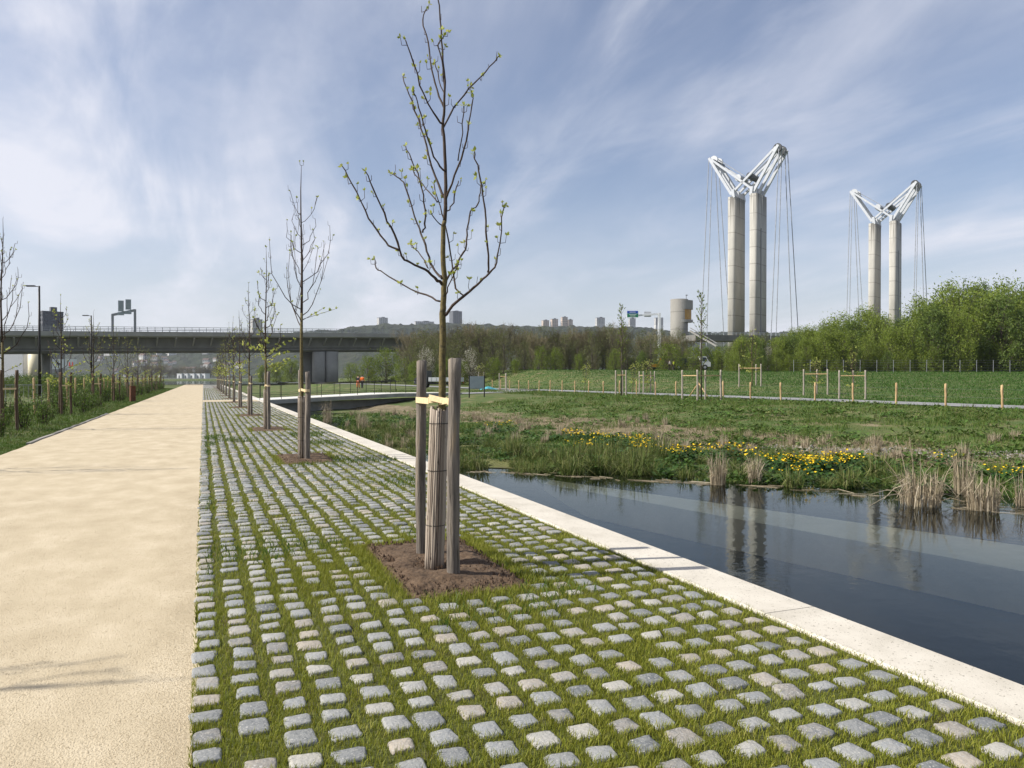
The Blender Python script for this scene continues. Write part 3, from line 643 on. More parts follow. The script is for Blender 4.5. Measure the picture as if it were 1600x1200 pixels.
# floating reed litter in front of the bank
mb = MB()
for i in range(110):
    t = random.random(); yy = 8+t*11; xx = float(np.interp(yy, YW, XWv))+random.gauss(-.12, .22); a = math.atan2(-1.0, .75)+random.gauss(0, .3); L = random.uniform(.15, .7)
    mb.tube([(xx-math.cos(a)*L/2, yy-math.sin(a)*L/2, WATER+.008), (xx+math.cos(a)*L/2, yy+math.sin(a)*L/2, WATER+.010)], random.uniform(.003, .006), 4)
tag(mb.build('reed_litter', M['reed']), 'thin line of broken reed stems floating along the marsh edge', 'reed litter', kind='stuff')
# algae film patches in the marsh
mb = MB(); random.seed(21)
for i in range(26):
    u, v = (random.uniform(560, 760), random.uniform(668, 715)) if i < 18 else (random.uniform(760, 960), random.uniform(700, 728)); x, y = at(u, v, WATER)
    if x < 4.4: continue
    r = random.uniform(.3, 1.0); n = 14; ph = random.random()*9
    P = [(x+r*1.3*math.cos(a)*(1+.3*math.sin(3*a+ph)), y+r*math.sin(a)*(1+.3*math.sin(2*a+ph)), WATER+.006+i*.0004) for a in [6.2832*k/n for k in range(n)]]; mb.add(P, [tuple(range(n))])
tag(mb.build('algae_film', M['algae']), 'pale green algae film on the still marsh water', 'algae', kind='stuff')
def marigold(u0, u1, v, lab, hpx, n):
    xa, ya, za = at_g(u0, v); xb, yb, zb = at_g(u1, v); c = Vector(((xa+xb)/2, (ya+yb)/2, (za+zb)/2)); a = Vector((xb-xa, yb-ya, 0))/2; d = Vector((-a.y, a.x, 0)).normalized()*min(.9, a.length*.8+.2)
    r = thing('marsh_marigold', lab, 'flowers', c, 0, 'yellow marsh marigolds'); lv, fl = MB(), MB(); h = .42
    for i in range(n*5):
        q = math.sqrt(random.random()); t = random.random()*6.28; p = a*q*math.cos(t)*1.1+d*q*math.sin(t); zz = h*(1-.5*q*q)*random.uniform(.1, .95)*(.6+.8*float(vnoise(p.x*3+u0, p.y*3))); p.z = zz+gz(c.x+p.x, c.y+p.y)-c.z
        s = random.uniform(.035, .07); t2 = random.random()*6.28; nrm = Vector((random.gauss(0, .5), random.gauss(0, .5), 1)).normalized(); e = nrm.orthogonal().normalized(); e.rotate(Quaternion(nrm, t2)); f = nrm.cross(e)
        lv.add([p+e*s, p+f*s*.9, p-e*s*.8, p-f*s*.9], [(0, 1, 2, 3)])
    cl = [(a*random.uniform(-.9, .9)+d*random.uniform(-.8, .8)) for _ in range(max(3, n//14))]
    for i in range(n):
        p = random.choice(cl)+Vector((random.gauss(0, .27), random.gauss(0, .24), 0)); p.z = h*random.uniform(.7, 1.15)+gz(c.x+p.x, c.y+p.y)-c.z
        nrm = Vector((random.gauss(0, .45), random.gauss(0, .45), 1)).normalized(); e = nrm.orthogonal().normalized(); f = nrm.cross(e); s = random.uniform(.022, .038)
        vs = [p-nrm*s*.3]+[p+(e*math.cos(k*6.2832/6)+f*math.sin(k*6.2832/6))*s*(1 if k % 2 else .85)+nrm*s*.25 for k in range(6)]; fl.add(vs, [(0, k+1, (k+1) % 6+1) for k in range(6)])
    lv.build('leaves', M['leafd'], r); fl.build('flowers', M['yellow'], r)['kind'] = 'stuff'
random.seed(31)
marigold(755, 800, 676, 'small marsh marigold patch below the information board', 30, 40)
marigold(858, 945, 690, 'marsh marigold patch left of the middle of the bank', 40, 90); marigold(925, 1010, 700, 'marsh marigold patch just behind the sedge tufts', 40, 95)
marigold(1048, 1092, 722, 'marsh marigolds left of the leftmost cattail clump', 40, 55); marigold(1095, 1175, 722, 'marsh marigolds between the two narrow cattail clumps', 40, 70)
marigold(1196, 1275, 738, 'left half of the largest marsh marigold drift', 40, 130); marigold(1260, 1345, 738, 'right half of the largest marsh marigold drift', 40, 140)
marigold(1470, 1500, 735, 'few marsh marigolds behind the broken cattails', 30, 20); marigold(870, 920, 712, 'loose marsh marigolds low among the sedges, left of two', 30, 32); marigold(960, 1015, 716, 'loose marsh marigolds low among the sedges, right of two', 30, 36); marigold(1225, 1300, 752, 'sparse marsh marigolds at the waterline below the largest drift', 30, 40)
marigold(1555, 1640, 762, 'marsh marigold patch at the right edge', 40, 100)
# bank and field grass
def ground_grass():
    n = 330000; D = 14+rng.random(n)**1.6*75; u = rng.uniform(380, 1680, n); x, y = c2w((u-800)/F*D, D); xw = np.interp(y, YW, XWv)
    k = (x > xw+.15) & (x < 35.4) & (x > 4.2) & ~((y > 52) & (x < 26) & (y < 60+x*.9)); x, y = x[k], y[k]; z = ground(x, y); dn = fbm(x*.55+3, y*.55); bw, bs, bt = bank(y); q = (x-bs)/(bt-bs)+.22*(fbm(x*.6, y*.6)-.47); dryb = (q > -.04) & (q < .24) & (y < 60)
    sx, sy, sz = x[dryb][::3], y[dryb][::3], z[dryb][::3]; dn = np.where(dryb, dn*.55+.08, dn)
    tag(blades('dry_grass', np.stack([sx, sy, sz-.01], 1), rng.uniform(.05, .20, len(sx)), rng.uniform(.008, .016, len(sx))*1.4, rng.uniform(.4, 1.5, len(sx)), M['straw']), 'matted straw coloured dead grass along the foot of the bank', 'grass', kind='stuff')
    k = (z > WATER-.02) & (rng.random(len(x)) < np.clip((dn-.28)*4, .1, 1)); x, y, z, dn = x[k], y[k], z[k], dn[k]; n = len(x); D = x*SN+y*CS
    hh = rng.uniform(.06, .23, n)*(.35+3.2*np.clip(fbm(x*1.1+7, y*1.1)-.33, 0, .6))
    tag(blades('bank_grass', np.stack([x, y, z-.01], 1), hh, rng.uniform(.008, .018, n)*(.7+D/35), rng.uniform(.2, 1.1, n), M['blade']), 'rough patchy grass and weeds covering the sloping bank', 'grass', kind='stuff')
    n = 120000; D = 42+rng.random(n)**1.3*95; u = rng.uniform(680, 1680, n); x, y = c2w((u-800)/F*D, D); k = (x > 39.7) & (y > 5); x, y = x[k], y[k]; n = len(x); z = ground(x, y); D = x*SN+y*CS
    tag(blades('field_grass', np.stack([x, y, z-.01], 1), rng.uniform(.06, .17, n), rng.uniform(.02, .045, n)*(D/50), rng.uniform(.2, .9, n), M['field']), 'dense dark green grass of the field', 'grass', kind='stuff')
    n = 90000; y = 12+rng.random(n)**1.6*110; x = rng.uniform(-9.5, -3.72, n); x = np.where(rng.random(n) < .35, -3.75-np.abs(rng.normal(0, .35, n)), x); n = len(x)
    e = np.clip((-3.7-x)/1.2, .25, 1)
    tag(blades('verge_grass', np.stack([x, y, np.full(n, -.03)], 1), rng.uniform(.04, .14, n)*e, rng.uniform(.006, .014, n)*(.7+y/25), rng.uniform(.2, 1, n), M['blade']), 'green grass and weeds along the left verge', 'grass', kind='stuff')
ground_grass()
def weeds():
    n = 8500; D = 15+rng.random(n)**1.3*60; u = rng.uniform(480, 1680, n); x, y = c2w((u-800)/F*D, D); xw = np.interp(y, YW, XWv); f = fbm(x*.7+11, y*.7+4)
    k = (x > xw+.3) & (x < 34.6) & (x > 4.4) & ~((y > 50) & (x < 28) & (y < 62+x*.9)) & (f > .40); x, y = x[k], y[k]; z = ground(x, y); k = z > WATER-.03; x, y, z = x[k], y[k], z[k]
    n = len(x); m = 16; mars = x < bank(y)[1]-.1; r = rng.uniform(.05, .20, n)*(.6+1.2*fbm(x*.4, y*.4))*np.where(mars, 1.05, 1); ii = np.repeat(np.arange(n), m); N = n*m; a = rng.uniform(0, 6.28, N); q = np.sqrt(rng.random(N)); L = r[ii]*rng.uniform(.5, 1.1, N)
    P = np.stack([x[ii]+np.cos(a)*q*r[ii], y[ii]+np.sin(a)*q*r[ii], z[ii]+r[ii]*rng.uniform(0, .9, N)*(1-.5*q)], 1); d = np.stack([np.cos(a), np.sin(a), rng.uniform(-.1, .9, N)], 1); d /= np.linalg.norm(d, axis=1)[:, None]; t = np.stack([-np.sin(a), np.cos(a), rng.normal(0, .3, N)], 1)*(L*.28)[:, None]
    V = np.stack([P, P+d*(L*.5)[:, None]+t, P+d*L[:, None]-np.array([0, 0, .15])*L[:, None], P+d*(L*.5)[:, None]-t], 1).reshape(-1, 3)
    tag(link('bank_weeds', np_mesh('bank_weeds', V, (np.arange(N)*4)[:, None]+np.array([[0, 1, 2, 3]]), [M['weed'], M['lush']], mi=np.where((x < bank(y)[1]-.1)[ii], 1, 0))), 'broad leaved weeds and tussocks scattered over the sloping bank', 'weeds', kind='stuff')
M['weed'] = mat('weed_leaf', [(.030, .075, .012), (.06, .12, .018), (.10, .155, .03), (.20, .17, .08)], .45, .6, island=.35, trans=.2, spec=.25)
weeds()
mb = MB(); random.seed(77)                               # stony strip on the bank
for i in range(1100):
    u = random.uniform(1190, 1660); v = 704+(u-1300)*.03+random.gauss(0, 3.2); x, y, z = at_g(u, v); s = random.uniform(.025, .075); a = random.random()*6
    vs = [(x+s*math.cos(a+k*1.257)*random.uniform(.7, 1.2), y+s*math.sin(a+k*1.257)*random.uniform(.7, 1.2), z-.01) for k in range(5)]+[(x+s*.2, y, z+s*.7)]
    mb.add(vs, [(k, (k+1) % 5, 5) for k in range(5)])
M['chips'] = mat('grey_chips', [(.10, .095, .085), (.20, .19, .17), (.30, .28, .25)], 3, .9, island=.8)
tag(mb.build('stone_chippings', M['chips']), 'strip of grey stone chippings along the foot of the bank', 'stones', kind='stuff')

# ---------------------------------------------------------------- footbridge, railing, edging
def rail_line(name, lab, p, q, n, hgt=1.0, mids=(.12,), r=.022):
    t = thing(name, lab, 'railing', (0, 0, 0)); p, q = Vector(p), Vector(q); up = Vector((0, 0, hgt))
    mb = MB(); mb.bar(p+up, q+up, .06, .05); mb.build('handrail', M['rail'], t)
    mb = MB()
    for m in mids: mb.bar(p+Vector((0, 0, m)), q+Vector((0, 0, m)), .02, .02)
    mb.build('lower_rail', M['rail'], t)
    for i in range(n+1): mb = MB(); a = p.lerp(q, i/n); mb.bar(a, a+up, .035, .035); mb.build('post', M['rail'], t)
    return t
FB0, FB1, FB2 = Vector((3.9, 55.0, .02)), Vector((14.6, 60.5, .30)), Vector((21.5, 65.6, .20))
def footbridge():
    t = thing('footbridge', 'low pale concrete footbridge crossing the canal towards the grey path', 'footbridge'); w = 3.4
    mb = MB(); cs = [FB0, FB1, FB2]; n = [(FB1-FB0).cross(Vector((0, 0, 1))).normalized()*-1, None, None]
    d1 = Vector((FB1-FB0)); d2 = Vector((FB2-FB1)); n1 = Vector((-d1.y, d1.x, 0)).normalized(); n2 = Vector((-d2.y, d2.x, 0)).normalized(); ns = [n1, (n1+n2).normalized(), n2]
    top = [[c, c+nn*w] for c, nn in zip(cs, ns)]; dz = Vector((0, 0, -.30))
    for i in range(2):
        a, b = top[i]; c, d = top[i+1]; mb.quad(a, c, d, b); mb.quad(a+dz, a-Vector((0, 0, .045)), c-Vector((0, 0, .045)), c+dz, 1); mb.quad(b, d, d+dz, b+dz, 1); mb.quad(a+dz, b+dz, d+dz, c+dz, 1); mb.quad(a-Vector((0, 0, .045)), a, c, c-Vector((0, 0, .045)))
    mb.build('slab', [M['slab'], M['wallc']], t)
    mb = MB(); o = n1*.9; a, c = FB0+o+dz, FB2+o+dz; mb.bar((a+Vector((0, 0, -.75))), (c+Vector((0, 0, -.75))), .35, 1.5); mb.build('abutment_wall', M['wallc'], t)
    return n1, w
n1, fw = footbridge()
rail_line('railing', 'dark steel railing along the near edge of the footbridge', FB0+n1*.1+Vector((-.3, -.15, 0)), FB1+n1*.1+Vector((2.5, 2.7, 0)), 9, mids=(.18, .35))
rail_line('railing', 'dark steel railing along the far edge of the footbridge', FB0+n1*(fw-.1), FB1+n1*(fw-.1)+Vector((2.5, 2.7, 0)), 9, mids=(.18, .35))
mb = MB(); ys = [8+.8*i for i in range(140)]
for i, (a, b) in enumerate(zip(ys, ys[1:])):
    if 21 < b < 37: mb.bar((PX0-.03+wob(a), a, -.01+.02*math.sin(i*1.7)**2), (PX0-.03+wob(b), b, -.01+.02*math.sin((i+1)*1.7)**2), .09, .05)
tag(mb.build('path_edging', M['chips']), kind='structure')

# ---------------------------------------------------------------- rural fence by the grey path
def post_mesh(seed, h, r, m):
    random.seed(seed); mb = MB(); k = 5; mb.tube([(random.gauss(0, .008), random.gauss(0, .008), -.2+(h+.2)*i/k) for i in range(k+1)]+[(0, 0, h+.02)], [r*random.uniform(.9, 1.08) for i in range(k+1)]+[r*.6], 9); return mb.mesh('post', m, True)
PM = [post_mesh(i, 1.16+.03*(i % 3), .055, M['newwood']) for i in range(5)]
fen = thing('post_and_wire_fence', 'rustic fence of round wooden posts and wire along the grey path', 'fence')
W1 = MB(); prev = None
for k in range(-4, 27):
    y = 25+3.0*k; x = 35.0; z = gz(x, y); o = link('post', PM[k % 5], fen); o.location = (x, y, z); o.rotation_euler = (random.gauss(0, .02), random.gauss(0, .02), k)
    if abs(y-49) < .1:
        b = MB()
        for s in (-1, 1): b.tube([(x, y+s*1.3, z-.05), (x, y+s*.06, z+1.05)], .045, 8)
        b.build('brace', M['newwood'], fen, True)
    if prev:
        for h in (.55, .95): W1.tube([(x-.05, prev[0], prev[1]+h), (x-.05, y, z+h)], .004, 3)
    prev = (y, z)
W1.build('wire', M['grey'], fen)
# field tree supports with their trees
def field_support(u, D, lab, n, h=2.0, sp=.9, tree=None, tl=None):
    x, y = ray(u, D); z = gz(x, y); t = thing('tree_support', lab, 'tree stakes', (x, y, z), random.random(), 'wooden tree supports in the field'); P = []
    for i in range(n):
        a = i*6.2832/n+.5; p = (sp*math.cos(a), sp*math.sin(a)); P.append(p); o = link('stake', stake_mesh(200+i, h, .06, 8, M['pale']), t); o.location = (p[0], p[1], 0)
    mb = MB()
    for i in range(n):
        a, b = P[i], P[(i+1) % n]
        if n > 2 or i == 0: mb.bar((a[0], a[1], h*.82), (b[0], b[1], h*.82), .03, .06)
    mb.build('cross_rail', M['newwood'], t)
    if tree: plant_tree('field_tree', tree[0], tl, (x, y, z), random.random()*6, tree[1], 'young trees in the field')
def poplar_young(seed, H, r):
    random.seed(seed); tr, br, lv = MB(), MB(), MB(); tr.tube([(0, 0, -.1), (.03, 0, H*.5), (0, .05, H)], [.06, .04, .012], 7)
    for i in range(70):
        z = H*.26+H*.72*random.random(); a = random.random()*6.28; L = r*random.uniform(.4, 1.1)*(1.25-.9*z/H); e = Vector((math.cos(a)*L, math.sin(a)*L, z+L*1.5)); b = Vector((0, 0, z)); br.tube([b, e], [.012, .005], 3)
        for _ in range(5): leaf_cluster(lv, b.lerp(e, random.uniform(.3, 1.05)), e-b, .10, 3)
    return tr.mesh('trunk', M['trunk'], True), br.mesh('branches', M['twig']), lv.mesh('young_leaves', M['willow'])
POP = poplar_young(5, 7.6, .75); random.seed(15); FT = [tree_proto(31, 3.6, 1.3, 14, 1.3, .9, .10, 10, 1.8), tree_proto(32, 4.2, 1.5, 12, 1.3, .5, .09, 6, 1.8)]
random.seed(16)
field_support(971, 64, 'two slim stakes holding the tall thin poplar behind the fence', 3, 2.1, .5, (POP, 1.0), 'tall thin poplar standing in the field left of the round tower')
field_support(1096, 50, 'large square of stakes and rails around the tallest thin poplar', 4, 2.0, 1.25, (POP, .93), 'tallest thin poplar in front of the round tower')
field_support(1011, 73, 'cluster of four grey stakes left of the big square support', 4, 2.1, .8, (FT[0], .9), 'small leafy tree inside the cluster of four grey stakes')
field_support(1175, 73, 'tree support of three stakes with a pale rail below the pylon', 3, 2.1, 1.2, (FT[1], 1.35), 'slim bare tree in the support below the near pylon')
field_support(1275, 60, 'tree support of three leaning stakes and rail right of the near pylon', 3, 2.0, 1.0, (FT[0], .8), 'low twiggy tree in the left of the two right supports')
field_support(1332, 53, 'rightmost tree support, stakes joined by rails, in the green field', 3, 2.0, .95, (FT[1], .9), 'thin bare tree in the rightmost field support')
field_support(787, 88, 'small group of stakes near the wood behind the information board', 3, 2.0, .5)
x, y = ray(1140-700+320, 92)
field_support(752, 95, 'weathered stakes just behind the information board', 2, 2.2, .5, (FT[0], .9), 'young tree behind the information board')
for u, D, l in ((913, 85, 'pair of dark leaning sapling trunks in the middle of the field'), (988, 75, 'dark leaning sapling near the slim poplar stakes')):
    x, y = ray(u, D); r = plant_tree('field_sapling', FT[0], l, (x, y, gz(x, y)), 1.1, .85, 'young trees in the field'); r.rotation_euler = (.12, -.1, 1)
# information board
def board():
    x, y = at(745, 627, 0.0); x, y = ray(745, 62); z = gz(x, y); t = thing('information_board', 'grey information board on two dark posts at the top of the bank', 'board', (x, y, z), -PSI+.25)
    for s in (-1, 1): mb = MB(); mb.box((s*.62, 0, .85), (.08, .08, 1.9)); mb.build('post', M['rail'], t)
    mb = MB(); mb.box((0, -.05, 1.22), (1.12, .03, .95)); mb.box((0, -.03, 1.22), (1.18, .02, 1.01)); mb.build('panel', M['panel'], t)
board()

# ---------------------------------------------------------------- background trees
def crown_tree(seed, H, W, nl, ls, mleaf, up=1.0, base=.12, nclump=46, twigs=True):
    random.seed(seed); tr, lv = MB(), MB(); k = 8; tr.tube([(random.gauss(0, .12)*i/k, random.gauss(0, .12)*i/k, H*.8*i/k-.3) for i in range(k+1)], np.linspace(.17, .03, k+1)*H/10, 7)
    C = []
    for i in range(nclump):
        t = base+(1-base)*(i+.5)/nclump; prof = max(.12, 1-abs((t-.42)/.60)**2.4)**.5; a = i*2.4+random.gauss(0, .4); q = W*prof*random.uniform(.35, 1.05)
        c = Vector((q*math.cos(a), q*math.sin(a), H*t*random.uniform(.94, 1.05))); C.append((c, random.uniform(.55, 1.1)*W*.36)); o = Vector((0, 0, max(.3, c.z-q*1.3)*.75))
        tr.tube([o, o.lerp(c, .5)+Vector((0, 0, -.1*q)), c], [.045*H/10, .03*H/10, .012*H/10], 4)
        for _ in range(5):
            e = c+Vector((random.gauss(0, .5), random.gauss(0, .5), random.gauss(.4, .5)))*W*.36; tr.tube([c, e], [.014*H/10, .006], 3)
    N = nl; ci = rng.integers(0, len(C), N); cc = np.array([tuple(c) for c, r in C])[ci]; rr = np.array([r for c, r in C])[ci]
    d = rng.normal(0, 1, (N, 3)); d /= np.linalg.norm(d, axis=1)[:, None]; q = rng.random(N)**.45; p = cc+d*(rr*q)[:, None]*np.array([1, 1, 1.25*up]); 
    stray = rng.random(N) < .10; p[stray] += rng.normal(0, .22*W, (int(stray.sum()), 3)); p[:, 2] = np.maximum(p[:, 2], .25)
    a = rng.normal(0, 1, (N, 3)); a[:, 2] += .5*up; a /= np.linalg.norm(a, axis=1)[:, None]; b = np.cross(a, rng.normal(0, 1, (N, 3))); b /= np.linalg.norm(b, axis=1)[:, None]; s = (ls*rng.uniform(.6, 1.3, N))[:, None]
    V = np.stack([p-a*s, p+b*s*.45, p+a*s, p-b*s*.45], 1).reshape(-1, 3); me = np_mesh('crown', V, (np.arange(N)*4)[:, None]+np.array([[0, 1, 2, 3]]), mleaf)
    return tr.mesh('trunk', M['trunk']), me
def bare_tree(seed, H, W):
    random.seed(seed); tr, br = MB(), MB()
    stems = random.choice((1, 2, 3))
    def grow(o, d, L, r, lv):
        n = 3; pts = [o]; dd = d
        for i in range(n): dd = (dd+Vector((random.gauss(0, .16), random.gauss(0, .16), .10))).normalized(); pts.append(pts[-1]+dd*L/n)
        (tr if lv == 0 else br).tube(pts, np.linspace(r, r*.5, n+1), 5 if lv < 2 else 3, cap=False)
        if lv < 4:
            for j in range((9, 6, 5, 4)[lv]):
                t = random.uniform(.3 if lv == 0 else .2, 1); p = pts[min(n-1, int(t*n))].lerp(pts[min(n, int(t*n)+1)], t*n % 1); a = Vector((random.gauss(0, 1), random.gauss(0, 1), random.uniform(.2, 1.4))).normalized()
                grow(p, (dd*.7+a*.75).normalized(), L*random.uniform(.42, .62), max(.011, r*.45), lv+1)
    for s in range(stems): grow(Vector((random.gauss(0, .25), random.gauss(0, .25), -.2)), Vector((random.gauss(0, .15), random.gauss(0, .15), 1)).normalized(), H*.62, .012*H, 0)
    return tr.mesh('trunk', M['trunk']), br.mesh('branches', M['btwig'])
BT = [bare_tree(300+i, 9.5, 3) for i in range(4)]
WL = [crown_tree(310+i, 10, 3.6, 9500, .15, M['willow'], 1.2, .03, 64) for i in range(4)]
PL = [crown_tree(320+i, 10, 3.2, 8000, .15, M['poplar'], 1.3, .05, 56) for i in range(2)]
LM = [crown_tree(330+i, 6, 2.9, 5200, .11, M['lime'], 1.1, .02, 52) for i in range(2)]
OL = [crown_tree(340+i, 9, 2.6, 2200, .12, M['olive'], 1.3) for i in range(2)]
BL = [crown_tree(350, 7, 2.4, 1700, .11, M['blossom'], 1.1)]
def wtree(name, ms, label, u, D, h, group, wid=1.0, base=None):
    x, y = ray(u, D); z = gz(x, y)-.05 if base is None else base; H0 = max(v.co.z for v in ms[1].vertices) if 'h' not in ms[1] else ms[1]['h']; ms[1]['h'] = H0
    sc = h/H0; r = thing(name, label, 'tree', (x, y, z), random.random()*6.28, group); r.scale = (sc*wid, sc*wid, sc)
    link('trunk', ms[0], r); link(('branches' if ms in BT else 'crown'), ms[1], r)
def topz(v, u, D): return zpix(v, D)-gz(*ray(u, D))
random.seed(42)
# bare brown wood behind the field
GB = 'leafless brown trees of the wood'
for i in range(66):
    u = 640+i/66*440+random.gauss(0, 5); D = random.choice((138, 148, 158, 170))+random.uniform(-4, 4); v = 512+random.gauss(0, 6)+(4 if u > 960 else 0)-(6*math.exp(-((u-780)/70)**2))
    if i % 2: wtree('olive_tree', random.choice(OL), 'tall olive tree in fresh leaf among the brown trees of the wood', u, D-3, topz(v+4, u, D), 'tall olive trees of the wood', random.uniform(.8, 1.1)); continue
    wtree('bare_tree', random.choice(BT), 'leafless brown tree packed in the dense wood behind the field', u, D, topz(v, u, D), GB, random.uniform(.9, 1.3))
for i in range(58):
    u = 640+i/58*440+random.gauss(0, 8); D = random.uniform(132, 150); wtree('olive_tree', random.choice(OL), 'thin olive green tree just coming into leaf at the front of the brown wood', u, D, topz(random.uniform(524, 562), u, D), 'sparse olive trees of the wood', random.uniform(.8, 1.1))
for u, v, D, w, l in ((652, 556, 127, .9, 'fresh green bush at the left end of the wood, beside the pale blossom'), (700, 552, 128, .9, 'fresh green bush behind the right nearest stake'), (722, 558, 127, .8, 'low green bush left of the information board'), (772, 552, 128, .9, 'fresh green bush right of the information board'), (806, 556, 128, .8, 'low fresh green bush left of the bright lime pair'), (846, 535, 128, .75, 'bright lime green bush, left one of the pair before the brown wood'), (868, 538, 128, .8, 'bright lime green bush, right one of the pair before the brown wood'), (905, 548, 126, .8, 'small lime green bush right of the bright pair'), (1045, 528, 128, 1.2, 'broad yellow green willow left of the round tower'), (1083, 535, 126, 1.0, 'yellow green willow below the round tower'), (1003, 545, 124, 1.0, 'dark green round bush beside the parked machine'), (960, 540, 128, .7, 'upright green bush behind the slim poplar'), (1140, 545, 124, .9, 'low green bush below the pylon deck')):
    wtree('green_bush', random.choice(LM if 'dark' not in l else PL), l, u, D, topz(v, u, D), 'green bushes in front of the wood', w)
for u, v, D in ((665, 538, 126), (735, 540, 127), (1170, 540, 130), (1200, 538, 128)): wtree('blossom_tree', BL[0], ['pale blossoming tree at the left end of the wood', 'pale blossoming tree behind the information board', 'pale blossom tree left under the near pylon', 'pale blossom tree right under the near pylon'][[665, 735, 1170, 1200].index(u)], u, D, topz(v, u, D), 'pale blossoming trees', .8)
# green trees on the right, rising towards the edge
us = [1225, 1400, 1480, 1700]; 
for i in range(40):
    u = 1215+i/40*470+random.gauss(0, 6); row = i % 3; D = (124, 134, 146)[row]+random.uniform(-3, 3); top = np.interp(u, [1215, 1240, 1300, 1340, 1400, 1430, 1480, 1560, 1700], [530, 512, 484, 480, 490, 458, 446, 430, 434])+random.gauss(0, 9)+(18 if row == 0 else 0)
    ms = random.choice(WL if random.random() < .72 else PL); wtree('green_tree', ms, 'fresh green willow in the tall dense row behind the wire fence at the right', u, D, topz(top, u, D), 'green trees at the right', random.uniform(.8, 1.15))
for i in range(24):
    u = 1150+i/24*520+random.gauss(0, 6); D = random.uniform(121, 125); wtree('green_bush', random.choice(LM+PL), 'low green bush along the wire fence at the foot of the tall trees', u, D, topz(np.interp(u, [1150, 1400, 1650], [552, 540, 525])+random.gauss(0, 6), u, D), 'low bushes at the right', .9)
for i in range(34):
    u = 650+i/34*440+random.gauss(0, 6); D = random.uniform(134, 146); wtree('undergrowth_bush', random.choice(OL+PL), 'dull green undergrowth bush between the trunks of the brown wood', u, D, topz(random.uniform(556, 570), u, D), 'undergrowth bushes of the wood', 1.5)
for i in range(14):
    u = 1150+i/14*100+random.gauss(0, 4); D = random.uniform(126, 140); wtree('green_tree', random.choice(PL+WL+OL), 'green tree below the approach deck of the near pylon', u, D, topz(random.uniform(516, 536), u, D), 'green trees below the pylon deck', random.uniform(.9, 1.2))
for u, v in ((1092, 549), (1104, 538), (1118, 544), (1129, 534), (1142, 541), (1154, 530), (1098, 556), (1123, 553), (1147, 552)):
    D = 138+(u % 7); wtree('green_tree', random.choice(OL+PL+LM), 'low fresh green tree between the round tower and the near pylon', u, D, topz(v, u, D), 'green trees left of the near pylon', random.uniform(1.0, 1.3))
# bushes by the viaduct
for u, v, D, w, l in ((575, 548, 150, 1.1, 'left of the two big green bushes right of the viaduct piers'), (603, 534, 152, 1.1, 'taller of the two green bushes right of the viaduct piers'), (632, 553, 146, 1.0, 'green bush beside the pale blossoming tree'), (548, 562, 160, 1.0, 'green bush touching the viaduct pier'), (455, 556, 215, 1.3, 'light green willow seen under the viaduct, nearest the piers'), (432, 562, 220, 1.3, 'light green willow seen under the viaduct, middle one'), (410, 568, 225, 1.2, 'light green willow seen under the viaduct, leftmost')):
    wtree('green_bush', LM[int(u) % 2] if u > 500 else WL[1], l, u, D, zpix(v, D)-.2, 'green bushes by the viaduct', w, .1)
# wire fence at the far side of the field
f2 = thing('wire_mesh_fence', 'thin wire mesh fence at the foot of the green trees', 'fence'); W1 = MB(); prev = None
for i in range(18):
    u = 1240+i*26; D = 117; x, y = ray(u, D); z = gz(x, y); o = MB(); o.tube([(x, y, z-.1), (x, y, z+1.9)], .04, 6); o.build('post', M['grey'], f2)
    if prev:
        for h in (.3, .7, 1.1, 1.5, 1.85): W1.tube([(prev[0], prev[1], prev[2]+h), (x, y, z+h)], .012, 3)
    prev = (x, y, z)
W1.build('wire', M['grey'], f2)

# ---------------------------------------------------------------- left side
LX = -5.4
LT = [tree_proto(61, 5.6, 1.9, 16, 1.6, .25, .05, 3, 1.5), tree_proto(62, 5.2, 1.7, 14, 1.3, .5, .06, 12, 1.6), tree_proto(63, 5.0, 1.6, 13, 1.1, .5, .07, 16, 1.8)]
lab = ['nearest', 'second', 'third', 'fourth', 'fifth', 'sixth', 'seventh', 'eighth', 'ninth', 'tenth', 'eleventh', 'twelfth']
random.seed(71)
for k in range(-2, 10):
    y = 26.6+10.1*k if k >= 0 else (5.5, 15.4)[k+2]; l = ('%s staked tree in the row left of the path' % lab[k]) if k >= 0 else ('young tree beside the path standing left of the picture, seen by its shadow, %s one' % ('nearer' if k == -2 else 'farther'))
    plant_tree('roadside_tree', LT[0] if k < 1 else LT[1+k % 2], l, (LX+random.uniform(-.1, .1), y, -.03), random.random()*6 if k else 3.9, (random.uniform(.95, 1.1) if k > 0 else .85 if k < 0 else 1.12), 'young trees left of the path')
    t = thing('tree_support', ('brown stakes strapped to the %s tree left of the path' % lab[k]) if k >= 0 else 'brown stakes of the %s tree left of the picture' % ('nearer' if k == -2 else 'farther'), 'tree stakes', (LX, y, -.03), 0, 'stakes left of the path')
    for i, (a, b) in enumerate(((.24, .15), (-.2, .3), (-.05, -.32))): o = link('stake', stake_mesh(80+i, 1.8, .045, 9, M['brown']), t); o.location = (a, b, 0)
    mb = MB(); mb.bar((.24, .15, 1.25), (-.2, .3, 1.25), .02, .05); mb.bar((.24, .15, 1.25), (-.05, -.32, 1.25), .02, .05); mb.build('strap', M['strap'], t)
lf = thing('post_and_wire_fence', 'fence of pale wooden posts and wire among the shrubs left of the path', 'fence'); W1 = MB(); prev = None
PM2 = [post_mesh(20+i, 1.55, .045, M['newwood']) for i in range(4)]
for k in range(34):
    y = 16+3.1*k; x = -6.7+.1*math.sin(k); o = link('post', PM2[k % 4], lf); o.location = (x, y, -.03); o.rotation_euler = (random.gauss(0, .03), random.gauss(0, .03), k)
    if prev is not None:
        for h in (.4, .8, 1.2, 1.45): W1.tube([(-6.7, prev, h), (-6.7, y, h)], .005, 3)
    prev = y
W1.build('wire', M['grey'], lf)
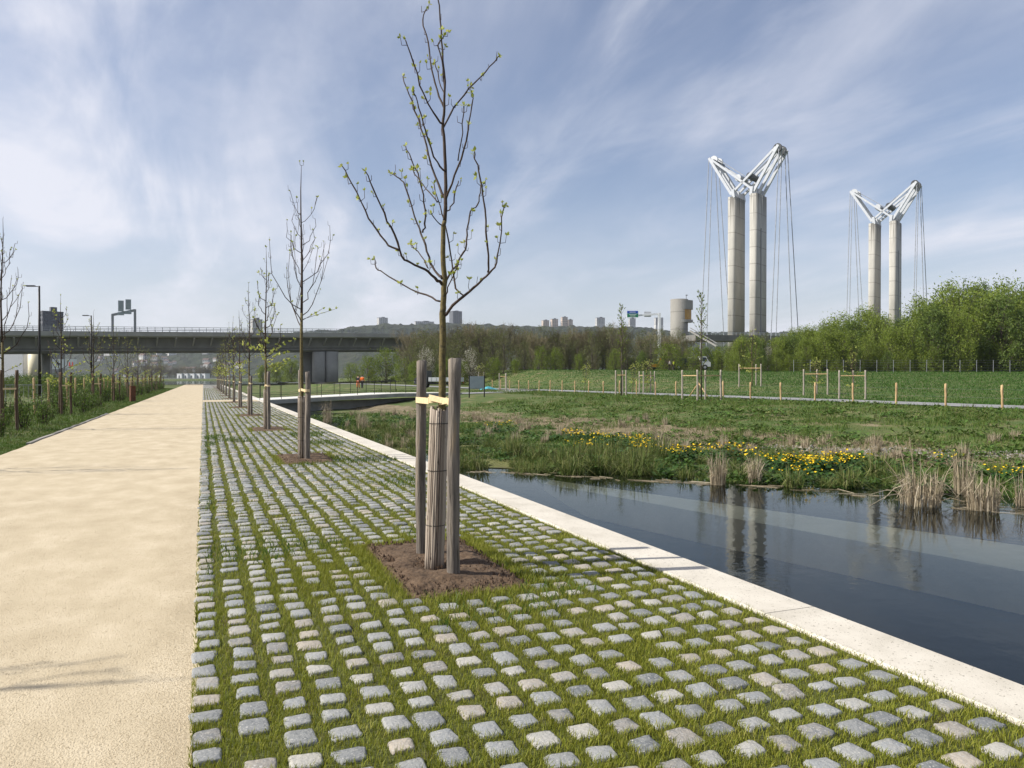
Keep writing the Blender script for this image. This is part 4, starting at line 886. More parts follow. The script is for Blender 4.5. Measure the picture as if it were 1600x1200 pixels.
def shrub_mesh(seed, h, n, m):
    random.seed(seed); st, lv = MB(), MB()
    for i in range(n):
        a = random.random()*6.28; l = h*random.uniform(.5, 1.1); sp = random.uniform(.1, .5); e = Vector((math.cos(a)*l*sp, math.sin(a)*l*sp, l)); b = Vector((math.cos(a)*.06, math.sin(a)*.06, -.05)); mid = b.lerp(e, .5)+Vector((random.gauss(0, .05), random.gauss(0, .05), .04))
        st.tube([b, mid, e], [.010, .008, .004], 4)
        for _ in range(15): t = random.uniform(.2, 1); p = b.lerp(e, t)+Vector((random.gauss(0, .08), random.gauss(0, .08), random.gauss(0, .06))); leaf_cluster(lv, p, e-b, .07, 3)
    return st.mesh('stems', M['twig']), lv.mesh('leaves', m)
SH = [shrub_mesh(400+i, 1.15, 10+3*i, M['shrub']) for i in range(4)]
random.seed(72)
def put_shrub(name, ms, x, y, s, label, group):
    r = thing(name, label, 'shrub', (x, y, -.05), random.random()*6.28, group); r.scale = (s, s, s*random.uniform(.8, 1.1)); link('stems', ms[0], r); link('leaves', ms[1], r)
for i in range(95):
    y = 20+105*(i/95)**1.25; x = -4.9-random.random()*2.2
    put_shrub('young_shrub', random.choice(SH), x, y, random.uniform(.55, 1.15), 'young leafy shrub in the planted strip between the path and the wooden post fence', 'shrubs left of the path')
HB = [crown_tree(360+i, 2.6, 1.7, 2600, .075, M[k], 1.0, .02, 36) for i, k in enumerate(('poplar', 'shrub'))]
for i in range(34):
    u = -60+i*10.5+random.gauss(0, 4); D = random.uniform(58, 95); x, y = ray(u, D)
    if x > -9: continue
    r = thing('hedge_bush', 'dark green bush in the hedge behind the left post fence', 'shrub', (x, y, -.1), random.random()*6, 'hedge bushes at the left'); s = random.uniform(.45, .72); r.scale = (s*1.6, s*1.6, s); link('trunk', HB[i % 2][0], r); link('crown', HB[i % 2][1], r)
x, y = at(207, 627); t = thing('bollard', 'square rusty steel post at the left edge of the gravel path', 'bollard', (x, y, 0), .4); mb = MB(); mb.box((0, 0, .47), (.30, .30, 1.0)); mb.build('shaft', M['rust'], t); mb = MB(); mb.box((0, 0, .985), (.33, .33, .04)); mb.box((0, -.152, .62), (.2, .012, .12)); mb.build('cap', M['rust'], t)
def lamp(u, vt, D, lab):
    x, y = ray(u, D); h = zpix(vt, D); t = thing('street_lamp', lab, 'street lamp', (x, y, 0), -PSI, 'street lamps left of the path'); mb = MB(); mb.tube([(0, 0, 0), (0, 0, h)], [.11, .065], 10); mb.build('pole', M['rail'], t, True)
    mb = MB(); mb.bar((0, 0, h-.05), (-.55, 0, h), .06, .05); mb.build('arm', M['rail'], t); mb = MB(); mb.box((-.62, 0, h), (.6, .24, .09)); mb.build('lamp_head', M['rail'], t)
lamp(62, 447, 56, 'taller street lamp at the far left with a short arm'); lamp(143, 493, 84, 'smaller street lamp farther back left of the gantry')
# rails / barrier at far left
t = thing('crowd_barrier', 'grey tubular barrier behind the left post fence', 'barrier', (*ray(37, 50), -.03), .3); mb = MB(); mb.tube([(-1, 0, 0), (-1, 0, 1.1), (1, 0, 1.1), (1, 0, 0)], .025, 6); mb.build('frame', M['grey'], t)
for i in range(7): mb = MB(); mb.tube([(-.75+.25*i, 0, .2), (-.75+.25*i, 0, 1.1)], .012, 5); mb.build('bar', M['grey'], t)
def panel(u0, u1, v0, v1, D, lab, red):
    x0, y0 = ray(u0, D); x1, y1 = ray(u1, D); zc = (zpix(v0, D)+zpix(v1, D))/2; w = (u1-u0)/F*D; h = (v1-v0)/F*D; t = thing('site_sign', lab, 'sign', ((x0+x1)/2, (y0+y1)/2, 0), -PSI); mb = MB(); mb.box((0, 0, zc), (w, .06, h)); mb.build('panel', M['panel'], t)
    mb = MB()
    for s in (-1, 1): mb.box((s*w*.45, .08, zc/2), (.12, .1, zc+h*.5))
    mb.build('post', M['grey'], t); mb = MB()
    if red:
        mb.box((-.12*w, -.04, zc+.02*h), (.09*w, .02, .34*h)); mb.box((.14*w, -.04, zc+.04*h), (.08*w, .02, .34*h)); mb.box((.02*w, -.04, zc-.16*h), (.40*w, .02, .06*h)); mb.build('emblem', M['sred'], t)
    else: mb.box((.05*w, -.04, zc), (.14*w, .02, .22*h)); mb.build('emblem', M['vdark'], t)
panel(102, 120, 561, 577, 125, 'grey site sign with a red emblem under the viaduct', True); panel(82, 100, 561, 577, 125, 'grey site sign with a small dark mark under the viaduct', False)

# ---------------------------------------------------------------- viaduct
VA = Vector((*ray(0, 150), 0)); VB = Vector((*ray(640, 195), 0)); vd = (VB-VA).normalized(); vn = Vector((vd.y, -vd.x, 0))     # vn towards the camera
VLen = (VB-VA).length
def vz(s): return 11.7+(13.7-11.7)*s/VLen
vt = thing('viaduct', 'long grey motorway viaduct on concrete piers crossing the left background', 'viaduct')
def vsec(mb, prof, s0, s1, m=0, n=24):
    k = len(prof); vs = []
    for i in range(n+1):
        s = s0+(s1-s0)*i/n; o = VA+vd*s; zt = vz(s)
        for a, b in prof: vs.append(o+vn*a+Vector((0, 0, zt+b)))
    fs = [(i*k+j, i*k+(j+1) % k, (i+1)*k+(j+1) % k, (i+1)*k+j) for i in range(n) for j in range(k)]+[tuple(range(k-1, -1, -1)), tuple(range(n*k, n*k+k))]; mb.add(vs, fs, m)
mb = MB(); vsec(mb, [(0, -1.0), (0, -1.9), (-.3, -2.15), (-12.7, -2.15), (-13, -1.9), (-13, -1.0), (-12.6, -1.0), (-12.6, -1.1), (-.4, -1.1), (-.4, -1.0)], -70, 150); mb.build('deck', M['conc2'], vt)
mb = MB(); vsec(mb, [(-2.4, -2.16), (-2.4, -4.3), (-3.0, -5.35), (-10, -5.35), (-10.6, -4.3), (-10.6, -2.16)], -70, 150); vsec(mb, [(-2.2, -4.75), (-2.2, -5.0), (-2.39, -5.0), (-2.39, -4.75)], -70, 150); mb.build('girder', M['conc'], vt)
mb = MB()
for i in range(60):
    s = -68+i*3.7; o = VA+vd*s; z = vz(s); mb.bar(o+vn*-.35+Vector((0, 0, z-2.25)), o+vn*-2.5+Vector((0, 0, z-3.9)), .30, .34)
mb.build('bracket', M['conc2'], vt)['kind'] = 'stuff'
mb = MB()
for a in (-.12, -12.85):
    for i in range(150):
        s = -70+i*1.48; o = VA+vd*s+vn*a; z = vz(s); mb.bar(o+Vector((0, 0, z-1.0)), o+Vector((0, 0, z)), .09, .09, up=(1, 0, 0))
    for h in (0, -.35, -.65):
        mb.bar(VA+vd*-70+vn*a+Vector((0, 0, vz(-70)+h)), VA+vd*150+vn*a+Vector((0, 0, vz(150)+h)), .08, .09)
mb.build('guard_rail', M['grey'], vt)
def rrect(cx, cy, ax, ay, w, l, r, n=5):
    P = []
    for sx, sy, a0 in ((1, 1, 0), (-1, 1, math.pi/2), (-1, -1, math.pi), (1, -1, 1.5*math.pi)):
        for i in range(n+1):
            a = a0+i/n*math.pi/2; P.append((cx+ax[0]*(sx*(w/2-r)+r*math.cos(a))+ay[0]*(sy*(l/2-r)+r*math.sin(a)), cy+ax[1]*(sx*(w/2-r)+r*math.cos(a))+ay[1]*(sy*(l/2-r)+r*math.sin(a))))
    return P
def pier(u, off, w, l, n=1):
    r = (u-800)/F; dcs = []
    o = VA; d = Vector((r*CS+SN, -r*SN+CS, 0)); # solve VA+vd*s+vn*off on the ray
    p = VA+vn*off; den = d.x*vd.y-d.y*vd.x; s = (p.x*d.y-p.y*d.x)/-(vd.x*d.y-vd.y*d.x); c = p+vd*s
    mb = MB(); mb.prism(rrect(c.x, c.y, vd, vn, w, l, min(w, l)*.42), -1, vz(s)-5.36); mb.build('pier', M['conc2'], vt, True)
for u, off, w, l in ((498, -3.4, 3.0, 2.4), (518, -3.4, 3.2, 2.4), (478, -9.6, 3.0, 2.4), (497, -9.6, 3.0, 2.4), (90, -3.4, 2.6, 2.2), (76, -9.6, 2.6, 2.2), (-40, -3.4, 3, 2.4)): pier(u, off, w, l)
mb = MB(); sP = 0
# gantry on the viaduct with sign backs
def gantry():
    D = 163; x, y = ray(195, D); t = thing('sign_gantry', 'motorway sign gantry seen from behind on top of the viaduct', 'sign gantry', (x, y, 0), -PSI+.25); px = D/F; zb = zpix(512, D)
    ztl, ztr = zpix(491, D), zpix(483, D)
    for sx, zt in ((-17, ztl), (15, ztr)): mb = MB(); mb.box((sx*px, 0, (zb-1.5+zt)/2), (.42, .42, zt-zb+1.5)); mb.build('post', M['grey'], t)
    mb = MB(); mb.bar((-17*px, 0, ztl-.2), (15*px, 0, ztr-.2), .4, .5); mb.build('beam', M['grey'], t)
    for cx, w, z0, z1 in ((-4.5, 8, 470, 487), (6, 8, 468, 484), (-4.5, 9, 488, 493), (5.5, 10, 486, 491)):
        mb = MB(); mb.box((cx*px, -.35, zpix((z0+z1)/2, D)), (w*px, .06, (z1-z0)*px)); 
        for j in range(3): mb.box((cx*px+(j-1)*w*px*.33, -.42, zpix((z0+z1)/2, D)), (.10, .07, (z1-z0)*px*.98))
        mb.build('sign_back', M['panel'], t)
gantry()

# ---------------------------------------------------------------- lift bridge pylons
def pylon(u, D, S, zs, zt, lab):
    x, y = ray(u, D); a2 = (.77, -.64); A = Vector((*c2w(*a2), 0)).normalized(); B = Vector((-A.y, A.x, 0)); B = B if B.dot(Vector((x, y, 0))) > 0 else -B
    rz = math.atan2(A.y, A.x); t = thing('lift_bridge_pylon', lab, 'pylon', (x, y, 0), rz, 'lift bridge pylons')   # local x = span axis, local y = B (away)
    sg = 1 if (Matrix.Rotation(rz, 3, 'Z') @ Vector((0, 1, 0))).dot(B) > 0 else -1; hs = S*.158; pm = pylon_mat(zs)
    for s in (-1, 1):
        mb = MB(); mb.prism(rrect(s*hs, 0, (1, 0), (0, 1), 2.9, 10.2, .9, 6), -1, zs); o = mb.build('shaft', pm, t, True)
        for p in o.data.polygons: p.use_smooth = len(p.vertices) == 4
        mb = MB(); mb.box((s*hs+1.55, -1.2*sg, zs*.42), (.35, .3, zs*.8)); 
        if s > 0: mb.build('ladder_rail', M['grey'], t)
    fx = S*.5
    for j in range(3):
        yy = (-4.3+4.3*j); mb = MB()
        for s in (-1, 1):
            mb.bar((s*hs-s*.9, yy, zs-.5), (s*hs-s*.5, yy, zs+2.6), 1.5, 1.1, up=(1, 0, 0))
            mb.bar((s*hs, yy, zs+.8), (s*fx, yy, zt), .85, .95, up=(0, 0, 1)); mb.bar((s*hs-s*.4, yy, zs+1.6), (-s*(fx-.8), yy, zt-.6), .75, .75)
        mb.build('frame', M['white'], t)
    for s in (-1, 1):
        for j in range(2):
            mb = MB(); c = Vector((s*(fx-1.0), -2.2+4.3*j, zt-.4)); mb.tube([c-Vector((0, .42, 0)), c+Vector((0, .42, 0))], 1.55, 18, cap=True); mb.build('sheave', M['vdark'] if s > 0 else M['lgrey'], t)
        mb = MB(); c = Vector((s*2.2, 0, zs+7.0)); mb.tube([c-Vector((0, 3.6, 0)), c+Vector((0, 3.6, 0))], 1.2, 16); mb.build('drum', M['vdark'] if s > 0 else M['lgrey'], t)
        mb = MB(); mb.tube([(s*fx*.86, -4.6, zt-1.2), (s*fx*.86, 4.6, zt-1.2)], .45, 8); mb.build('cross_tube', M['vdark'], t)
        mb = MB(); mb.bar((s*(fx-1.2), -1.0, zt+.5), (-s*1.4, -1.0, zs+6.2), .5, .2); mb.bar((s*(fx-1.2), 1.4, zt+.5), (-s*1.4, 1.4, zs+6.2), .5, .2); mb.build('back_stay', M['cable'], t)
        for j, (dx, dy) in enumerate(((.3, -5), (.1, -2), (.8, 8), (1.0, 11))):
            mb = MB(); mb.tube([(s*(fx+.2), -4.2+2.8*j, zt-.8), (s*(fx+2.0*dx*s)+0, (-4.2+2.8*j)+dy*1.05-3.5, 9)], .15, 5); mb.build('cable', M['cable'], t)
pylon(1167, 285, 26.3, zpix(309, 285), zpix(242, 285), 'nearer and taller twin shaft concrete pylon with white butterfly steel head')
pylon(1382, 335, 26.3, zpix(350, 335), zpix(295, 335), 'farther twin shaft concrete pylon at the right with white butterfly steel head')
def round_tower():
    D = 270; x, y = ray(1064, D); t = thing('control_tower', 'round concrete control tower with an amber window left of the pylons', 'tower', (x, y, 0), -PSI); k = D/F; zt = zpix(468, D); w = 27*k
    mb = MB(); mb.prism([(math.cos(a)*w/2-3*k, math.sin(a)*w/2) for a in [6.2832*i/40 for i in range(40)]], -1, zt); mb.build('shaft', pylon_mat(99, .58), t, True)
    for p in t.children[0].data.polygons: p.use_smooth = len(p.vertices) == 4
    W2 = 34*k
    for a, b, nm, m, dx in ((470, 484, 'upper_cabin', M['conc2'], 0), (500, 504, 'lower_slab', M['conc2'], 0), (484, 500, 'amber_window', M['amber'], -.5)):
        z1, z0 = zpix(a, D), zpix(b, D); r = W2/2-abs(dx); pts = [(math.cos(q)*r+1.2*k, math.sin(q)*r*.82) for q in [6.2832*i/40 for i in range(40)]]
        pts = [(px if px > -4*k else -4*k, py) for px, py in pts]; mb = MB(); mb.prism(pts, z0, z1); mb.build(nm, m, t)
    mb = MB(); mb.tube([(8*k, 0, zt-.5), (8*k, 0, zt+1.7)], .12, 6); mb.box((8.6*k, 0, zt+1.5), (.7, .3, .3)); mb.build('camera_mast', M['grey'], t)
round_tower()
# approach deck between tower and pylons, with stair
def approach():
    t = thing('approach_viaduct', 'short piece of motorway deck with railing beside the near pylon', 'viaduct'); D = 262; P = Vector((*ray(1075, D), zpix(524, D))); Q = Vector((*ray(1235, D+15), zpix(526, D+15)))
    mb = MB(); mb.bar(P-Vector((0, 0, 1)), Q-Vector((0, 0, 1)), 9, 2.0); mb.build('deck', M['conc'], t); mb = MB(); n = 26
    for h in (1.0, .55): mb.bar(P+Vector((0, 0, h))+Vector((0, -4, 0)), Q+Vector((0, 0, h))+Vector((0, -4, 0)), .1, .1)
    for i in range(n): p = P.lerp(Q, i/n)+Vector((0, -4, 0)); mb.bar(p, p+Vector((0, 0, 1.05)), .1, .1, up=(1, 0, 0))
    mb.build('railing', M['lgrey'], t); mb = MB(); a = Vector((*ray(1078, 255), zpix(517, 255))); b = Vector((*ray(1120, 250), zpix(541, 250))); mb.bar(a, b, 1.3, .5); mb.bar(a+Vector((0, 0, 1.0)), b+Vector((0, 0, 1.0)), 1.4, .10); mb.build('staircase', M['conc2'], t)
    mb = MB(); mb.box((P.x*.96+Q.x*.04, P.y, 4), (2.2, 2.2, 9)); mb.build('pier', M['conc2'], t)
approach()
def road_sign():
    D = 235; k = D/F; x, y = ray(1030, D); t = thing('motorway_sign', 'white cantilever gantry carrying a blue and green motorway sign', 'sign', (x, y, 0), -PSI); zt = zpix(489, D)
    mb = MB(); mb.box((0, 0, zt/2), (.75, .75, zt)); mb.build('pole', M['swhite'], t); mb = MB(); mb.bar((.3, 0, zt-.3), (-51*k, 0, zt-1.0), .5, .55); mb.build('arm', M['swhite'], t)
    z0, z1 = zpix(496, D), zpix(486, D); zc = (z0+z1)/2; h = z1-z0; c = -42*k; w = 17*k
    b = MB(); b.box((c, -.4, zc), (w+.16, .06, h+.16)); ob = b.build('sign_panel', M['swhite'], t); q = MB(); q.box((c, -.45, zc+h*.30), (w, .05, h*.38)); q.build('blue_field', M['sblue'], ob); q = MB(); q.box((c, -.45, zc-h*.20), (w, .05, h*.55)); q.build('green_field', M['sgreen'], ob)
    q = MB()
    for zz, ww in ((.30, .55), (-.08, .7), (-.30, .5)): q.box((c, -.485, zc+h*zz), (w*ww, .02, h*.07))
    q.build('lettering', M['swhite'], ob); b = MB(); b.box((-18*k, .3, zpix(491, D)), (11*k, .08, 8*k)); 
    b.build('sign_back', M['lgrey'], t)
road_sign()

# ---------------------------------------------------------------- far buildings and hills
def hilltop(u): return np.interp(u, [-700, 300, 520, 545, 600, 680, 760, 1000, 1060, 1110, 1230, 1500, 2200], [535, 530, 516, 511, 508, 507, 509, 511, 517, 521, 520, 522, 525])
HD = 1900.0
def hills():
    us = np.linspace(-600, 2100, 620); Ds = np.concatenate([np.linspace(1150, 1850, 46), np.linspace(1870, 2300, 14)]); U, DD = np.meshgrid(us, Ds)
    ridge = EYE+(HOR-hilltop(U))/F*HD; t = sstep(0, 1, (DD-1150)/(HD-1150)); t = t*(1-.5*sstep(HD, 2300, DD)); bump = 9*(fbm(U*.05, DD*.02)-.45)+16*(fbm(U*.16, DD*.055, 3)-.45)*t
    Z = -3+ridge*t*(.86+.28*fbm(U*.006, DD*.004))**.6+bump*np.minimum(1, t*3); Z = np.minimum(Z, ridge+4.0*(DD/HD)*fbm(U*.3, DD*.1)); lat = (U-800)/F*DD
    X, Y = c2w(lat, DD); V = np.stack([X, Y, Z], -1).reshape(-1, 3); n = len(us); m = len(Ds); i = np.arange(n-1)[None]+np.arange(m-1)[:, None]*n
    tag(link('hills', np_mesh('hills', V, np.stack([i, i+1, i+1+n, i+n], -1).reshape(-1, 4), M['hill'], False)), kind='structure'); return us, Ds, Z
HU, HDs, HZ = hills()
def hz(u, D):
    j = np.argmin(abs(HDs-D)); return float(np.interp(u, HU, HZ[j]))
def facade(name, u0, u1, v0, v1, D, m, lab, rz=.35, dep=.7, rows=8, cols=5, group=None, low=25):
    x, y = ray((u0+u1)/2, D); w = (u1-u0)/F*D/(math.cos(rz)+dep*math.sin(rz)); d = w*dep; zt = zpix(v0, D); zb = zpix(v1, D)-low; t = thing(name, lab, 'building', (x, y, zb), -PSI-math.atan((((u0+u1)/2)-800)/F)+rz, group); h = zt-zb
    mb = MB(); mb.box((0, 0, h/2), (w, d, h)); mb.build('wall', m, t); mb = MB(); mb.box((0, 0, h+.3), (w*1.02, d*1.02, .6)); mb.box((w*.1, 0, h+1.4), (w*.3, d*.4, 2.2)); mb.build('roof', M['gbldg'], t)
    mb = MB(); vis = zt-zpix(v1, D); rh = vis/rows
    for i in range(rows):
        for j in range(cols): mb.box((-w/2+w*(j+.5)/cols, -d/2, h-vis+rh*(i+.5)), (w/cols*.5, .25, rh*.5)); 
        for j in range(3): mb.box((-w/2, -d/2+d*(j+.5)/3, h-vis+rh*(i+.5)), (.25, d/3*.5, rh*.5))
    mb.build('windows', M['win'], t)
facade('tower_block', 589, 606, 497, 510, 1880, M['hbldg'], 'pale twin block on the hill left of the nearest tree')
facade('tower_block', 702, 722, 487, 507, 1900, M['gbldg'], 'tall grey tower block on the hill just right of the nearest trunk', .5, .8, 14, 5)
for u0, u1, v0, i in ((846, 858, 501, 'leftmost and lowest'), (860, 872, 499, 'middle'), (876, 887, 496, 'tallest'), (886, 895, 500, 'rightmost')): facade('apartment_block', u0, u1, v0, 512, 1870, M['pink'], 'pinkish apartment block on the hill above the wood, %s of four' % i, .4, .7, 6, 3, 'pinkish blocks above the wood')
facade('tower_block', 930, 945, 497, 506, 1880, M['hbldg'], 'white block on the hill above the wood, left of the motorway sign', .3)
facade('tower_block', 982, 993, 498, 508, 1890, M['hbldg'], 'small grey block right behind the blue and green sign', .3); facade('tower_block', 1022, 1036, 497, 508, 1890, M['hbldg'], 'white block behind the pole of the motorway sign', .3)
facade('apartment_block', 648, 678, 503, 511, 1880, M['hbldg'], 'long low pale block on the hill left of the nearest trunk', .2, .3, 4, 9); facade('tower_block', 392, 410, 500, 512, 900, M['hbldg'], 'white block rising above the viaduct behind the third tree', .3, .7, 6, 4)
facade('grey_building', 64, 97, 489, 512, 330, M['gbldg'], 'dark grey block rising above the viaduct at the left', .35, .5, 3, 3, None, 20)
random.seed(88); HM = None
def house(u, D, w, lab, grp):
    global HM
    x, y = ray(u, D); z = hz(u, D)+1.5
    if HM is None:
        t = thing('hillside_house', lab, 'house', (x, y, z), 0, grp); mb = MB(); mb.box((0, 0, 1.5), (10, 8, 9)); mb.build('wall', M['hbldg'], t); mb = MB(); mb.add([(-5.4, -4.4, 6), (5.4, -4.4, 6), (5.4, 4.4, 6), (-5.4, 4.4, 6), (-5.4, 0, 9.5), (5.4, 0, 9.5)], [(0, 1, 5, 4), (2, 3, 4, 5), (0, 4, 3), (1, 2, 5), (3, 2, 1, 0)]); mb.build('roof', M['roof'], t); mb = MB()
        for i in (-3, 0, 3): mb.box((i, -4, 3.5), (1.4, .3, 1.8))
        mb.build('windows', M['win'], t); HM = t
    else: t = dup(HM, (x, y, z), 0, 1, lab, grp)
    t.location = (x, y, z); t.rotation_euler = (0, 0, -PSI+random.uniform(-.6, 1.0)); s = w/10*random.uniform(.8, 1.3); t.scale = (s*1.3, s, s)
for i in range(60): house(random.uniform(150, 400), random.uniform(1260, 1700), random.uniform(4.5, 9), 'pale house scattered on the wooded hillside seen under the viaduct', 'houses on the far hillside')
# far bank: quay, sheds, bare trees
mb = MB(); mb.box((0, 0, 0), (1, 1, 1)); q = MB(); a, b = Vector((*ray(60, 905), -1)), Vector((*ray(420, 905), -1)); q.bar(a, b, 12, 3.4); tag(q.build('quay', M['conc2']), kind='structure')
for i, (u, w) in enumerate(((284, 9), (294, 7), (303, 10), (313, 7), (321, 8))):
    D = 930; x, y = ray(u, D); k = D/F; t = thing('riverside_shed', 'pale shed on the far river bank, %s of five from the left' % ORD[i].replace('nearest', 'first'), 'shed', (x, y, .5), -PSI-.35, 'sheds on the far bank'); mb = MB(); mb.box((0, 0, 2.5), (w*k, 8, 6)); mb.build('wall', M['corr'], t); mb = MB(); mb.box((0, 0, 5.8), (w*k+.6, 8.6, .5)); mb.build('roof', M['lgrey'], t); mb = MB(); mb.box((0, -4.05, 2), (w*k*.3, .2, 3.5)); mb.build('door', M['gbldg'], t)
random.seed(90)
for i in range(40):
    u = 190+i*4.2+random.gauss(0, 2); D = 960+random.uniform(0, 60); x, y = ray(u, D); h = random.uniform(13, 20); r = thing('bare_tree', 'bare grey tree in the line along the far river bank', 'tree', (x, y, -.5), random.random()*6, 'bare trees on the far bank'); s = h/9.5; r.scale = (s*1.2, s*1.2, s); m = BT[i % 4]; link('trunk', m[0], r); link('branches', m[1], r)
# white warehouse behind the viaduct at far left
def warehouse():
    D = 215; k = D/F; x, y = ray(18, D); t = thing('warehouse', 'white ribbed warehouse under the viaduct at the far left', 'building', (x, y, 0), -PSI-.62); zt = zpix(548, D); w = 84*k
    mb = MB(); mb.box((0, 4, zt/2), (w, 8, zt)); mb.build('wall', M['corr'], t); mb = MB()
    for i in range(40): mb.box((-w/2+w*(i+.5)/40, -.06, zt/2), (.12, .14, zt))
    mb.build('cladding_ribs', M['lgrey'], t); mb = MB(); mb.box((0, 4, zt+.2), (w+.5, 8.5, .4)); mb.build('roof', M['grey'], t)
    x, y = ray(57, D-6); t = thing('storage_silo', 'cream and white round silo right of the white warehouse', 'silo', (x, y, 0)); mb = MB(); mb.prism([(math.cos(a)*2.0, math.sin(a)*2.0) for a in [6.2832*i/24 for i in range(24)]], 0, zt); mb.build('shell', M['cream'], t, True); mb = MB(); mb.tube([(0, 0, zt), (0, 0, zt+1)], [2.05, .4], 24); mb.build('roof', M['lgrey'], t)
    x, y = ray(70, D-4); t = thing('storage_silo', 'white round silo right of the cream silo', 'silo', (x, y, 0)); mb = MB(); mb.prism([(math.cos(a)*1.8, math.sin(a)*1.8) for a in [6.2832*i/24 for i in range(24)]], 0, zt); mb.build('shell', M['corr'], t, True); mb = MB(); mb.tube([(0, 0, zt), (0, 0, zt+1)], [1.85, .4], 24); mb.build('roof', M['lgrey'], t)
warehouse()

# ---------------------------------------------------------------- people and vehicles
def skinned(name, J, E, m, parent, lev=1):
    me = bpy.data.meshes.new(name); me.from_pydata([j[0] for j in J], E, []); me.materials.append(m); o = link(name, me, parent); o.modifiers.new('skin', 'SKIN'); o.modifiers.new('sub', 'SUBSURF').levels = lev; o.modifiers['sub'].render_levels = lev
    lay = me.skin_vertices[0] if me.skin_vertices else None
    if lay is None:
        bpy.context.view_layer.objects.active = o; o.select_set(True); bpy.ops.object.modifier_add(type='SKIN'); lay = me.skin_vertices[0]; o.modifiers.remove(o.modifiers[-1])
    for i, j in enumerate(J): lay.data[i].radius = (j[1], j[1]) if not isinstance(j[1], tuple) else j[1]
    lay.data[0].use_root = True; return o
def person(u, D, lab, jacket, trousers, rz, step=.16, zoff=0):
    x, y = ray(u, D); z = gz(x, y)+zoff; t = thing('person', lab, 'person', (x, y, z), rz)
    s = step; J = [((0, 0, .96), (.15, .11)), ((0, 0, 1.2), (.15, .10)), ((0, 0, 1.42), (.17, .10)), ((0, .0, 1.53), .055), ((0, -.02, 1.60), .075), ((0, -.02, 1.70), .10), ((0, 0, 1.76), .07),
         ((.19, 0, 1.42), .06), ((.25, .03+s*.5, 1.14), .048), ((.25, -.08+s*.5, .90), .036), ((.25, -.12+s*.5, .80), .035), ((-.19, 0, 1.42), .06), ((-.25, .03-s*.5, 1.14), .048), ((-.25, -.06-s*.5, .90), .036), ((-.25, -.10-s*.5, .80), .035),
         ((.09, 0, .90), .09), ((.10, -s*.6, .50), .062), ((.10, -s*.2-.02, .08), .045), ((.11, -s*.2-.16, .03), .04), ((-.09, 0, .90), .09), ((-.10, s*.5, .50), .062), ((-.10, s*1.1, .10), .045), ((-.11, s*1.1-.14, .04), .04)]
    E = [(0, 1), (1, 2), (2, 3), (3, 4), (4, 5), (5, 6), (2, 7), (7, 8), (8, 9), (9, 10), (2, 11), (11, 12), (12, 13), (13, 14), (0, 15), (15, 16), (16, 17), (17, 18), (0, 19), (19, 20), (20, 21), (21, 22)]
    skinned('body', J, E, M['skin'], t); g = lambda i, f: (J[i][0], tuple(q*f+.008 for q in J[i][1]) if isinstance(J[i][1], tuple) else J[i][1]*f+.012)
    skinned('jacket', [g(i, 1.12) for i in (0, 1, 2, 7, 8, 9, 11, 12, 13)], [(0, 1), (1, 2), (2, 3), (3, 4), (4, 5), (2, 6), (6, 7), (7, 8)], jacket, t)
    skinned('trousers', [g(i, 1.12) for i in (0, 15, 16, 17, 19, 20, 21)], [(0, 1), (1, 2), (2, 3), (0, 4), (4, 5), (5, 6)], trousers, t)
    mb = MB(); mb.tube([(0, 0, 1.70), (0, .01, 1.78), (0, .01, 1.815)], [.112, .10, .03], 10); mb.build('hair', M['hair'], t, True)
    mb = MB()
    for sx, sy in ((.11, -s*.2), (-.11, s*1.1)): mb.tube([(sx, sy+.04, .05), (sx, sy-.2, .045)], [.06, .05], 8)
    mb.build('shoes', M['black'], t, True)
person(566, 105, 'person in orange hi-vis jacket and dark trousers walking on the grey path', M['orange'], M['navy'], 2.6)
person(559.5, 104, 'person in dark jacket and orange trousers walking beside the orange jacket', M['navy'], M['orange'], 2.5, -.15)
person(1053, 127, 'person in yellow hi-vis vest beside the tipper truck', M['hiviz'], M['navy'], .5, .05); person(1046, 128, 'person in pale top left of the yellow vest behind the truck', M['lgrey'], M['navy'], 1.5, .04)
def wheel(t, x, y, r=.45):
    mb = MB(); mb.tube([(x, y-.13, r), (x, y+.13, r)], r, 18); o = mb.build('wheel', M['black'], t, False); mb = MB(); mb.tube([(x, y-.15, r), (x, y+.15, r)], r*.5, 12); mb.build('rim', M['lgrey'], o)
